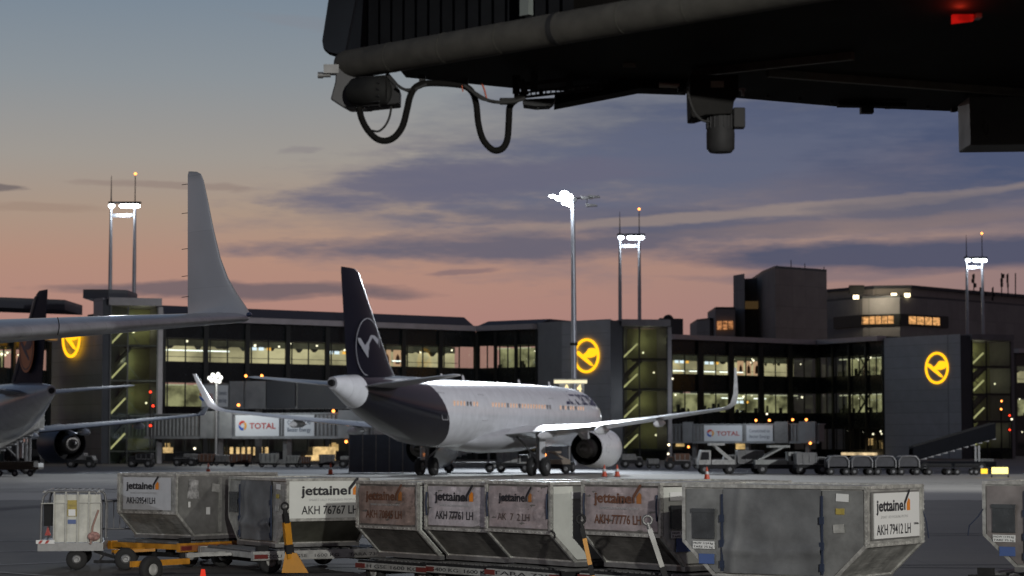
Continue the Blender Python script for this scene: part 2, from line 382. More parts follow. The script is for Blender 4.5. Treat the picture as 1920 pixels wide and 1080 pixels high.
def crest(cx, cy, r, m, parent, mtx, w=.12, bird=True, name='emblem', depth=.06):
    """ring with a stylised crane flying up to the right, drawn in the x-y plane of mtx"""
    mb = MB(); n = 40; vs = []
    for z in (0, depth):
        for rr in (r, r*(1-w)):
            vs += [(cx+rr*cos(2*pi*i/n), cy+rr*sin(2*pi*i/n), z) for i in range(n)]
    fs = []
    for i in range(n):
        j = (i+1) % n; fs += [(2*n+i, 2*n+j, 3*n+j, 3*n+i), (i, n+i, n+j, j), (i, j, 2*n+j, 2*n+i), (n+i, 3*n+i, 3*n+j, n+j)]
    mb.add(vs, fs)
    if bird:
        body = [(-.86, .28), (-.80, .14), (-.25, -.22), (.30, -.55), (.52, -.60), (.40, -.44), (.02, -.14), (-.40, .14), (-.62, .28)]
        wing = [(-.30, .02), (.00, .20), (.22, .42), (.55, .42), (.88, .30), (.84, .10), (.62, -.06), (.30, -.12), (.08, -.10), (-.10, -.16)]
        for q, zz in ((body, 0), (wing, .004)): mb.prism([(cx+x*r, cy+y*r, zz) for x, y in q], (0, 0, depth))
    mb.v = [tuple(mtx @ Vector(v)) for v in mb.v]
    return mb.build(name, m, parent)

def airliner(label, group, L, mlg, loc, rz, m_body, m_fin, sharklet, fin_crest, far_wing=True):
    T = thing('airliner', label, 'airliner', loc, rz, group)
    Y = lambda s: mlg-s
    R = 1.975
    # fuselage sections: s, centre z, half width, half height
    aft = L-13.5
    sec = [(0.0, 3.35, .05, .05), (.25, 3.38, .42, .40), (.8, 3.46, .85, .82), (1.6, 3.58, 1.28, 1.22), (2.6, 3.7, 1.62, 1.62), (4.0, 3.82, 1.86, 1.92),
           (5.8, 3.88, R, 2.05), (8, 3.9, R, 2.07), (16, 3.9, R, 2.07), (aft-6, 3.9, R, 2.07), (aft, 3.9, R, 2.07), (aft+3, 4.03, 1.9, 1.94), (aft+6, 4.33, 1.62, 1.64), (aft+8.5, 4.65, 1.27, 1.3), (aft+10.8, 4.98, .84, .9), (aft+12.5, 5.22, .48, .55), (aft+13.4, 5.34, .30, .34)]
    secs = []
    for s, cz, hw, hh in sec:
        secs.append([(hw*cos(2*pi*j/36), Y(s), cz+hh*sin(2*pi*j/36)) for j in range(36)])
    MB().loft(secs).build('fuselage', m_body, T)
    MB().tube([(0, Y(L-.12), 5.345), (0, Y(L+.12), 5.36)], [.2, .17], 14).build('exhaust', m_dark, T)
    # cockpit windows
    for sd in (-1, 1):
        for k in range(3):
            a0, a1 = radians(90-sd*(6+k*22)), radians(90-sd*(24+k*22)); s0 = 2.0+.12*k
            q = []
            for (s, hw, hh, cz, k2) in ((s0, 1.43, 1.39, 3.63, .83), (s0+.75, 1.66, 1.68, 3.72, .93)):
                for a in (a0, a1):
                    q.append((sd*0+(hw*1.01)*cos(a)*1.0, Y(s), cz+hh*1.01*sin(a)))
            MB().add(q, [(0, 1, 3, 2)]).build('cockpit_window', m_dark, T)
    # belly fairing
    mb = MB(); fs_ = []
    for s, w, h, z in ((mlg-8.5, .9, .2, 2.2), (mlg-6.8, 1.9, .75, 2.35), (mlg-4, 2.25, .95, 2.4), (mlg+.5, 2.25, .95, 2.4), (mlg+3.5, 1.8, .7, 2.3), (mlg+5.5, .8, .2, 2.15)):
        fs_.append([(w*cos(2*pi*j/20), Y(s), z+h*sin(2*pi*j/20)) for j in range(20)])
    mb.loft(fs_).build('belly_fairing', m_plane_grey, T)
    # cabin windows, doors
    wme = None
    wins = [s for s in [7.6+.53*i for i in range(54)] if s < L-12.8]
    skip = [(mlg-9.2, mlg-7.8), (mlg+3.6, mlg+5.4)] if L > 40 else [(mlg-1.2, mlg-.2)]
    for sd in (1, -1):
        for s in wins:
            if any(a < s < b for a, b in skip): continue
            if len([1 for c in T.children if c.name.startswith('window')]) >= 100: break
            if wme is None or sd != wsd:
                q = [(sd*(R+.012), dy, z) for dy, z in ((-.1, -.13), (-.06, -.17), (.06, -.17), (.1, -.13), (.1, .13), (.06, .17), (-.06, .17), (-.1, .13))]
                o = MB().add([(x-sd*.055, y, z) for x, y, z in q], [tuple(range(8))]).build('window', m_cabwin, T); wme = o; wsd = sd
            else: o = wme.copy(); COL.objects.link(o)
            o.location = (0, Y(s), 4.42)
            if random.random() < .12: o.data = o.data.copy(); o.data.materials[0] = mat('window_blind', (.16, .15, .15), .4)
        for s in ([5.9, mlg-8.5, mlg+4.5, L-11.6] if L > 40 else [5.9, L-11.6]):
            mb = MB(); x = sd*(R+.015); pr = [(-.42, 3.45), (.42, 3.45), (.42, 5.05), (-.42, 5.05)]
            for i in range(4):
                a, b = pr[i], pr[(i+1) % 4]
                xa = sd*(sqrt(max(0, 1-((a[1]-3.9)/2.07)**2))*R+.01); xb = sd*(sqrt(max(0, 1-((b[1]-3.9)/2.07)**2))*R+.01)
                mb.bar((xa, Y(s)+a[0], a[1]), (xb, Y(s)+b[0], b[1]), .03)
            mb.build('door', m_plane_grey, T)
    # fin
    zb, zt = 5.1, 11.76; cs = []
    for f_ in (0, .12, .25, .5, .75, .97, 1):
        z = zb+(zt-zb)*f_; le = (L-8.9)+f_*5.6-(.9*max(0, .16-f_)/.16); te = (L-2.1)+f_*1.0; c = te-le
        if f_ == 1: le += .35; c -= .4
        cs.append(airfoil((0, Y(le), z), c, .10 if f_ < 1 else .04, (0, 1, 0), (1, 0, 0)))
    fin = MB().loft(cs).build('fin', m_fin, T)
    if fin_crest == 'ring':
        for sd in (1, -1):
            mt = Matrix.Translation((sd*.30, Y(L-4.1), 7.45)) @ face_mtx((0, 0, 0), (0, -sd*-1, 0), (0, 0, 1))
            crest(0, 0, 1.62, mat('pale_grey_ink', (.28, .29, .32), .5), fin, mt, w=.035, depth=.02)
    else:
        for sd in (1, -1):
            mt = Matrix.Translation((sd*.29, Y(L-4.5), 8.2)) @ face_mtx((0, 0, 0), (0, sd, 0), (0, 0, 1))
            mb = MB().prism([(1.62*cos(2*pi*i/40), 1.62*sin(2*pi*i/40), 0) for i in range(40)], (0, 0, .02)); mb.v = [tuple(mt @ Vector(v)) for v in mb.v]
            disc = mb.build('emblem_disc', mat('orange_paint', (.60, .16, .03), .45), fin)
            crest(0, 0, 1.45, mat('dark_blue_ink', (.02, .02, .06), .5), disc, Matrix.Translation((sd*.025, 0, 0)) @ mt, w=.05, depth=.01)
        le = MB(); le.loft([[Vector((w*.10, Y((L-8.9)+f*5.6-.03), 5.1+6.66*f)), Vector((0, Y((L-8.9)+f*5.6-.10), 5.1+6.66*f)), Vector((-w*.10, Y((L-8.9)+f*5.6-.03), 5.1+6.66*f)), Vector((-w*.17, Y((L-8.9)+f*5.6+.45), 5.1+6.66*f)), Vector((w*.17, Y((L-8.9)+f*5.6+.45), 5.1+6.66*f))] for f, w in ((.15, 1.9), (.95, 1.0))])
        le.build('leading_edge', mat('lit_leading_edge', (.30, .28, .28), .5), fin)  # paler strip puts the light caught by the leading edge into its colour
    # tailplane
    for sd in (1, -1):
        cs = []
        for f_ in (0, .5, .96, 1):
            x = .5+5.75*f_; le = (L-7.0)+x*.60; c = (4.0-2.6*f_)*(1 if f_ < 1 else .7)
            cs.append(airfoil((sd*x, Y(le), 5.15+x*.1), c, .09, (0, 1, 0), (0, 0, 1)))
        MB().loft(cs).build('tailplane', m_plane_grey if sharklet else mat('shaded_grey_aircraft_paint', (.13, .15, .19), .5), T)  # without sharklets: darker grey, the tailplane's shade is put into the colour
    # wings
    for sd in (1, -1):
        st_ = [(1.3, mlg-5.9, 7.4, .14, 2.55), (6.4, mlg-3.3, 4.1, .12, 2.98), (11.5, mlg-.55, 2.9, .11, 3.52), (16.4, mlg+2.0, 1.75, .10, 4.08)]
        cs = [airfoil((sd*x, Y(le), z), c, th, (0, 1, 0), (0, 0, 1)) for x, le, c, th, z in st_]
        if sharklet:
            for (x, le, c, z, a) in ((16.9, mlg+2.35, 1.6, 4.17, 15), (17.35, mlg+2.8, 1.35, 4.42, 50), (17.6, mlg+3.3, 1.1, 4.95, 75), (17.78, mlg+4.1, .75, 5.8, 80), (17.9, mlg+4.8, .42, 6.5, 82)):
                a = radians(a); cs.append(airfoil((sd*x, Y(le), z), c, .09, (0, 1, 0), (-sd*sin(a), 0, cos(a))))
        w = MB().loft(cs).build('wing', m_plane_white if sharklet else mat('shaded_grey_aircraft_paint', (.13, .15, .19), .5), T)  # same darkened grey paints the dimness of the left airliner's wings
        if not sharklet:
            MB().prism([(sd*16.45, Y(mlg+2.0), 4.1), (sd*16.45, Y(mlg+3.6), 4.1), (sd*16.6, Y(mlg+3.9), 4.65), (sd*16.6, Y(mlg+3.4), 4.65)], (sd*.05, 0, 0)).build('wing_fence', m_plane_white, w)
        for x, ty, z, ln in ((4.6, mlg+1.1, 2.72, 3.0), (8.3, mlg+1.35, 3.0, 2.6), (12.2, mlg+1.9, 3.45, 2.2)):
            fs_ = [[(sd*x+.17*k*cos(2*pi*j/10), Y(ty+q*ln), z-.14+.28*k*sin(2*pi*j/10)+(-.05 if q > 0 else 0)) for j in range(10)] for q, k in ((-.75, .1), (-.4, .9), (0, 1), (.25, .7), (.42, .08))]
            MB().loft(fs_).build('flap_fairing', m_plane_white, w)
        # engine
        ex, ez = sd*(5.75 if sharklet else 8.8), 1.72 if sharklet else 2.0
        RR = 1.28 if sharklet else 1.45; s0 = mlg-7.3
        prof = [(0, .93), (.12, 1.0), (.9, 1.0), (1.9, .99), (2.9, .92), (3.6, .84)]
        rings = [[(ex+RR*k*cos(2*pi*j/32), Y(s0+q), ez+RR*k*sin(2*pi*j/32)) for j in range(32)] for q, k in prof]
        inner = [[(ex+RR*k*cos(2*pi*j/32), Y(s0+q), ez+RR*k*sin(2*pi*j/32)) for j in range(32)] for q, k in ((3.6, .84), (3.55, .80), (1.6, .78))]
        nac = MB().loft(rings, caps=False).build('engine', m_plane_white if sharklet else mat('engine_blue_grey', (.06, .08, .13), .4), T)
        MB().loft(inner, caps=False).add(inner[-1], [tuple(range(32))]).build('fan_duct', m_dark, nac)
        fr = [[(ex+RR*k*cos(2*pi*j/32), Y(s0+q), ez+RR*k*sin(2*pi*j/32)) for j in range(32)] for q, k in ((0, .93), (.05, .88), (.9, .85))]
        MB().loft(fr, caps=False).add(fr[-1], [tuple(range(32))]).build('intake', m_dark, nac)
        core = [[(ex+RR*k*cos(2*pi*j/20), Y(s0+q), ez+RR*k*sin(2*pi*j/20)) for j in range(20)] for q, k in ((1.7, .56), (3.6, .52), (4.3, .40), (4.31, .30), (4.3, .22), (4.9, .02))]
        MB().loft(core).build('core_nozzle', mat('dark_titanium', (.10, .095, .09), .35, .8), nac)
        MB().prism([(ex-.12, Y(s0+.9), ez+RR*.9), (ex-.12, Y(s0+3.9), ez+RR*.35), (ex-.12, Y(s0+5.2), 2.75), (ex-.12, Y(s0+3.2), 3.05)], (.24, 0, 0)).build('pylon', m_plane_white, nac)
        # main gear
        g = MB().tube([(sd*3.8, 0, .55), (sd*3.75, 0, 2.7)], .13, 12).tube([(sd*3.8, 0, 1.0), (sd*2.3, .1, 2.5)], .07, 8).bar((sd*3.35, 0, .585), (sd*4.25, 0, .585), .14).build('landing_gear', m_steel, T)
        MB().box((sd*4.05, .05, 1.75), (.05, 1.0, 1.5)).build('gear_door', m_plane_white, g)
        for wx in (-.46, .46):
            wheel(sd*3.8+wx, 0, .585, .585, .40, g)
    g = MB().tube([(0, Y(5.1), .4), (0, Y(5.1), 2.2)], .1, 10).build('landing_gear', m_steel, T)
    for wx in (-.25, .25): wheel(wx, Y(5.1), .38, .38, .22, g)
    # small things on the crown
    for s in (9, 15, L-16, L-19.5):
        MB().prism([(0, Y(s), 5.93), (0, Y(s+.45), 5.93), (0, Y(s+.5), 6.28), (0, Y(s+.25), 6.28)], (.03, 0, 0)).build('antenna', m_plane_white, T)
    return T
def wheel(x, y, z, r, w, parent, axis='x', name='wheel', hub=.45, m_h=None):
    ps = []; n = 24
    for q, k in ((-.5, .80), (-.42, .95), (-.2, 1), (.2, 1), (.42, .95), (.5, .80), (.46, .5), (.3, .45)):
        pass
    prof = [(-.42, .45), (-.5, .62), (-.46, .9), (-.3, 1), (.3, 1), (.46, .9), (.5, .62), (.42, .45)]
    for q, k in prof:
        ring = []
        for j in range(n):
            a = 2*pi*j/n; u, v = r*k*cos(a), r*k*sin(a)
            ring.append((x+q*w, y+u, z+v) if axis == 'x' else (x+u, y+q*w, z+v))
        ps.append(ring)
    o = MB().loft(ps).build(name, m_rubber, parent)
    hp = [(-.47, .40), (-.47, .44), (.47, .44), (.47, .40)]
    ps = []
    for q, k in ((-.43, .15), (-.49, .2), (-.45, .44), (.45, .44), (.49, .2), (.43, .15)):
        ring = []
        for j in range(16):
            a = 2*pi*j/16; u, v = r*k*cos(a), r*k*sin(a)
            ring.append((x+q*w, y+u, z+v) if axis == 'x' else (x+u, y+q*w, z+v))
        ps.append(ring)
    MB().loft(ps).build('rim', m_h or m_steel, o)
    return o

# main airliner
TH = radians(20.5); LA, MG = 44.5, 22.0
ybk = -(LA-MG)+2.9; yfr = -(LA-MG)+12.0+3.9*.8
mb_new = fus_mat('fuselage_paint_new', (.72, .74, .77), (.0035, .0045, .011), ybk, yfr, .8)
main = airliner('white airliner with a navy tail seen from behind in the middle of the apron', 'parked airliners', LA, MG,
                (-1.9, 142.5, 0), -TH, mb_new, m_navy, True, 'ring')
tm = Matrix.Identity(4)
tx = text('Lufthansa', 1.95, mat('navy_ink', (.012, .02, .07), .4), main, tm, .03, width=6.6)
for v in tx.data.vertices:                      # wrap the title round the fuselage
    sx2 = 10.9-v.co.x; kf = 1.0 if sx2 > 5.8 else .94+.06*(sx2-4.0)/1.8
    an = radians(24)+v.co.y/2.05; o_ = .015+v.co.z
    v.co = ((1.975*kf+o_)*cos(an), MG-sx2, 3.88+(2.06*kf+o_)*sin(an))
# left airliner
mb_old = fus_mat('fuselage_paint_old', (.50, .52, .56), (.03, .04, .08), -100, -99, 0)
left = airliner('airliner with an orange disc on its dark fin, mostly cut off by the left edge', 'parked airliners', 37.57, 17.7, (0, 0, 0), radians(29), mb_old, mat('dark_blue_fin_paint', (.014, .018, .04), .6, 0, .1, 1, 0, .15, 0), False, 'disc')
tl = P(97, 745, 140); d = Vector((-sin(radians(29)), cos(radians(29))))*(37.57-17.7)
left.location = (tl.x+d.x, tl.y+d.y, 0)

# ------------------------------------------------------------------ near wing with winglet (left)
NW = thing('airliner_wing', 'white aircraft wing with a tall upswept winglet reaching in from the left edge', 'wing', (-4.3, 37, 0))
NW['label'] = 'large white wing with a tall swept winglet reaching in from the left edge'
org = Vector((-4.3, 37, 0))
h_ = Vector((.62, -.785, 0)); lo_ = Vector((.785, .62, 0))
def wsec(le, te, th, up):
    le, te = Vector(le)-org, Vector(te)-org; c = (le-te).length
    return airfoil(le, c, th, (le-te).normalized(), up, 14)
LE0 = P(462, 600, 36.2)
secs = []
_wg = mat('wing_grey_paint', (.40, .42, .46), .3, .2, .3, 2.2, 0, .5, .3)
for t_, c, th in ((15, 5.2, .13), (9, 3.6, .13), (6.2, 2.9, .13), (3, 2.2, .13), (1.2, 1.8, .125), (.35, 1.72, .12)):
    p = LE0+Vector((-.446*t_, -.885*t_, 0)); p.z = LE0.z-.085*t_+.03
    secs.append(wsec(p, p-h_*c, th, (0, 0, 1)))
def lesec(xl, yl, xt, yt, D, th, up):
    le = P(xl, yl, D); dd = (xl-xt)/116*.785/.62
    te = P(xt, yt, D+dd); return wsec(le, te, th, up)
wl = [(467, 597, 356, 606, 36.3, .115, (-.25, -.15, .95)), (469, 588, 353, 600, 36.45, .11, (-.45, -.35, .8)), (461, 574, 352, 590, 36.6, .10, (-.65, -.5, .5)),
      (445, 551, 352, 568, 36.75, .085, (-.75, -.58, .25)), (428, 521, 352, 540, 36.85, .08, (-.785, -.62, .1)), (414, 484, 352, 500, 36.95, .075, (-.785, -.62, .05)),
      (401, 430, 352, 445, 37.05, .07, (-.785, -.62, .03)), (390, 375, 352, 388, 37.15, .07, (-.785, -.62, .02)), (382, 338, 352, 346, 37.25, .07, (-.785, -.62, 0)),
      (377, 326, 352, 328, 37.28, .06, (-.785, -.62, 0)), (369, 322, 354, 321, 37.3, .03, (-.785, -.62, 0))]
ws = [lesec(*a) for a in wl]
MB().loft(secs+ws[:1]).build('wing_panel', mat('wing_grey_paint', (.40, .42, .46), .3, .2, .3, 2.2, 0, .5, .3), NW)
MB().loft(ws).build('winglet', mat('winglet_white_paint', (.66, .68, .70), .35, 0, .06, 1.0), NW)
for yy in (345, 399, 466, 517, 556):
    a = P(353, yy, 37.7)-org; b = P(341, yy+1.5, 37.85)-org
    MB().tube([a, b], .006, 6).build('static_wick', m_dark, NW)
# slat joint and tip light
MB().tube([P(108+3*sin(k), 628-33*(k/pi), 31.9-.02*k)-org+Vector((0, 0, 0)) for k in [pi*i/8 for i in range(9)]], .008, 6).build('slat_joint', m_dark, NW)
MB().sphere(P(467, 590, 36.2)-org, .05, 8, (1, 1, .8)).build('tip_light', mat('navigation_lens', (.03, .05, .12), .1, 0, 0, 1, 0, .8, 1), NW)


# ------------------------------------------------------------------ terminal
def ground_pt(x, D): v = P(x, HZ, D); return Vector((v.x, D, 0))
m_wall = mat('dark_grey_cladding', (.46, .48, .51), .5, .1, .12, .6)
m_wall2 = mat('charcoal_cladding', (.055, .06, .07), .5, .1, .15, .6)
m_fascia = mat('pale_metal_fascia', (.42, .40, .42), .4, .3, .15, .8)
m_roof = mat('dark_roof', (.04, .045, .06), .6, 0, .2, .5)
m_frame = mat('black_window_frame', (.012, .014, .014), .5)
m_band = mat('dark_spandrel', (.012, .016, .018), .25, .2, .2, .5)
g_clear = glass('window_glass', (.85, .9, .85), .07)
m_int_hi = emit('cream_interior_light', (.66, .58, .34), .75, False, .45, (.22, .3, .35))
m_int_lo = emit('olive_interior_light', (.48, .46, .24), .50, False, .75, (.5, .5, .7))
m_int_warm = emit('warm_interior_light', (.95, .60, .25), .85, False, .7, (.4, .4, .8))
m_int_dark = mat('dark_interior', (.05, .05, .04), .8, 0, .4, 1)
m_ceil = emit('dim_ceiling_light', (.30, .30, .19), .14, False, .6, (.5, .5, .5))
m_strip = emit('tube_light', (.92, .98, .92), 2.0)
m_strip_dim = emit('dim_tube_light', (.75, .75, .5), .6)
def facade(label, A, B, He, nb, colw=.55, rows=None, roof=1.1, strip=None, seed=1, name='terminal_building', roof_in=0):
    a, b = ground_pt(*A), ground_pt(*B); d = b-a; Ln = d.length; rz = atan2(d.y, d.x)
    T = thing(name, label, 'terminal building', a, rz)
    rnd = random.Random(seed)
    MB().box((Ln/2, -.3, He), (Ln, 1.4, .62)).build('roof_fascia', m_fascia, T)
    if roof:
        MB().prism([(0, .5, He+.32), (Ln, .5, He+.32), (Ln, 2.5, He+.32+roof), (0, 2.5, He+.32+roof)], (0, 0, .1)).box((Ln/2, 11, He+.2), (Ln, 17, .5)).prism([(0, 2.5, He+.4), (0, 2.5, He+.42+roof), (0, 19, He+.42+roof*.7), (0, 19, He+.4)], (Ln, 0, 0)).build('roof', m_roof, T)
    else:
        MB().box((Ln/2, 9, He), (Ln, 17, .5)).build('roof', m_roof, T)
    bw = Ln/nb
    # storeys: (z0, z1, kind)
    rows = rows or [(10.8, 13.5, 'hi'), (5.9, 8.7, 'lo'), (1.0, 3.9, 'ground')]
    zs = [(He-.3, rows[0][1])]+[(rows[i][0], rows[i+1][1]) for i in range(len(rows)-1)]+[(rows[-1][0], 0.0)]
    for z1, z0 in zs:
        MB().box((Ln/2, .22, (z0+z1)/2), (Ln, .3, z1-z0)).build('spandrel', m_band, T)
        if z0 > 1: MB().box((Ln/2, 3.6, z0+.25), (Ln, 6.4, .4)).build('floor_slab', m_int_dark, T)
    for i in range(nb+1):
        MB().box((i*bw, -.12, He/2-.2), (colw, .3, He-.4)).build('column', m_frame, T)
    k = 0
    for z0, z1, kd in rows:
        for i in range(nb):
            x0, x1 = i*bw+colw/2, (i+1)*bw-colw/2
            w = MB().bar((x0+.35, .02, z0), (x0+.35, .02, z1), .12).bar(((x0+x1)/2+.2, .02, z0), ((x0+x1)/2+.2, .02, z1), .12).bar((x0, .02, z1-.04), (x1, .02, z1-.04), .1).bar((x0, .02, z0+.04), (x1, .02, z0+.04), .1).build('window', m_frame, T)
            MB().add([(x0, .1, z0), (x1, .1, z0), (x1, .1, z1), (x0, .1, z1)], [(0, 1, 2, 3)]).build('pane', g_clear, w)
        zc = z0+(z1-z0)*(.74 if kd == 'hi' else .92)
        if kd == 'hi':
            MB().box((Ln/2, 4.6, (z0+zc)/2), (Ln, .2, zc-z0)).build('lit_room_wall', m_int_hi, T)
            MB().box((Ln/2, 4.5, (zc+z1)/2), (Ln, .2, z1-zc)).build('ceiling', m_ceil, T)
            MB().box((Ln/2, 3.9, z0+.78), (Ln, .06, .06)).build('handrail', m_frame, T)
            mb = MB()
            for q in range(int(Ln/1.5)):
                x = rnd.uniform(.5, Ln-.5); w_ = rnd.uniform(.15, .7); h_2 = rnd.uniform(.1, .45)
                mb.prism([(x-w_, 4.3, zc+.02), (x+w_, 4.3, zc+.02), (x+w_*.3, 4.3, zc-h_2), (x-w_*.3, 4.3, zc-h_2)], (0, .05, 0))
            mb.build('hanging_baffles', mat('grey_baffle', (.10, .10, .08), .8), T)
        elif kd == 'lo':
            MB().box((Ln/2, 5.0, (z0+zc)/2), (Ln, .2, zc-z0)).build('lit_room_wall', m_int_lo, T)
            for i in range(nb):
                if rnd.random() < .92:
                    x0, x1 = i*bw+.5, (i+1)*bw-.5
                    MB().box(((x0+x1)/2, 3.4, z1-.28), (x1-x0, .3, .14)).build('ceiling_light', m_strip_dim, T)
            mb = MB()
            for q in range(int(Ln/1.3)):
                x = rnd.uniform(.5, Ln-.5); w_ = rnd.uniform(.1, .5); h_2 = rnd.uniform(.4, 1.3)
                mb.box((x, 2.6+rnd.random(), z0+h_2/2), (w_, .3, h_2))
            mb.build('furniture', m_int_dark, T)
        else:
            MB().box((Ln/2, 4.5, (z0+z1)/2), (Ln, .2, z1-z0)).build('ground_room_wall', m_int_dark, T)
            for q in range(max(2, int(Ln/4.5))):
                x = rnd.uniform(1, Ln-1); w_ = rnd.uniform(.5, 2.2); zz = rnd.uniform(z0+.4, z1-.9)
                MB().box((x, 4.0, zz), (w_, .1, rnd.uniform(.35, .9))).build('lit_opening', m_int_warm, T)
        for q in range(int(Ln/(5 if kd == 'hi' else 4))):
            x = rnd.uniform(.5, Ln-.5); r = rnd.uniform(.08, .15)
            MB().sphere((x, rnd.uniform(1.2, 3.2), z1-rnd.uniform(.2, .8)), r, 5).build('lamp', m_lampwarm2, T)
    if strip:
        for x0, x1, z in strip:
            MB().box(((x0+x1)/2, 2.0, z), (x1-x0, .08, .13)).build('tube_light', m_strip, T)
    return T
fa = facade('long glass terminal front with cream lit upper floor behind the airliner tail', (303, 243.6), (892, 268), 15.6, 8, strip=[(0.5, 9.3, 12.2), (31, 32.6, 11.6), (22, 24.5, 7.6)], seed=3)
fa2 = facade('short glass terminal front directly left of the middle grey tower', (892, 268), (1008, 262.6), 15.6, 3, roof=.6, colw=.35, rows=[(10.8, 13.6, 'lo'), (5.9, 8.7, 'lo'), (1.0, 3.9, 'ground')], seed=5)
fb = facade('long glass terminal front with a bright tube light between the middle and right towers', (1253, 288.6), (1534, 306), 15.6, 5, colw=.8, roof=0, strip=[(.2, 4.8, 11.35), (5.7, 10.5, 11.35), (11.2, 15.5, 11.35), (17.5, 19.8, 7.9), (11.5, 15.5, 7.9)], seed=9)
fb2 = facade('glass terminal front with visible cross bracing directly left of the right-hand tower', (1534, 306), (1659, 292.5), 15.6, 4, colw=.35, roof=0, rows=[(10.8, 13.6, 'lo'), (5.9, 8.7, 'lo'), (1.0, 3.9, 'ground')], seed=12)
fc = facade('dark glass terminal front at the right edge of the view behind the right-hand tower', (1903, 333), (2120, 350), 15.6, 4, roof=0, seed=14)
fz = facade('dark terminal front at the left edge behind the orange-disc airliner', (-260, 190), (88, 226), 12.6, 9, roof=.5, rows=[(9.2, 11.4, 'lo'), (5.2, 7.6, 'lo'), (1.0, 3.6, 'ground')], seed=20)
# shop-like warm display in the upper floor of the two long fronts
for T, x0, n in ((fa, 29.5, 3), (fb, 16.2, 3)):
    for i in range(n):
        q = MB().box((x0+i*1.5, 3.2, 12.0), (1.1, .1, 1.9)).build('display_panel', emit('peach_display', (.9, .55, .33), .62), T)
        MB().prism([(x0+i*1.5-.3, 3.1, 11.3), (x0+i*1.5+.3, 3.1, 11.3), (x0+i*1.5+.25, 3.1, 12.1), (x0+i*1.5, 3.1, 12.5), (x0+i*1.5-.25, 3.1, 12.1)], (0, .04, 0)).build('picture', mat('rust_print', (.25, .08, .03), .7), q)
for T, x0, z in ((fa, 12.6, 12.6), (fa, 22.6, 12.4), (fb, 9.0, 12.5), (fb, 3.6, 12.55), (fb, 14.5, 7.4)):
    for i in range(2):
        MB().box((x0+i*.9, 2.2, z), (.6, .1, .35)).build('hanging_screen', emit('screen_glow', (.75, .88, 1.0), 1.3), T)
    MB().box((x0+1.9, 2.2, z), (.45, .1, .3)).build('hanging_screen', emit('orange_screen_glow', (1.0, .5, .08), 1.2), T)
# cross braces in the right facade
for i in range(2):
    for z in (5.9, 10.8):
        MB().bar((7.5+i*.2, 1.2, z), (10.5, 1.2, z+2.7), .16).bar((10.5, 1.2, z), (8.2, 1.2, z+2.6), .14).build('cross_brace', m_frame, fb2)

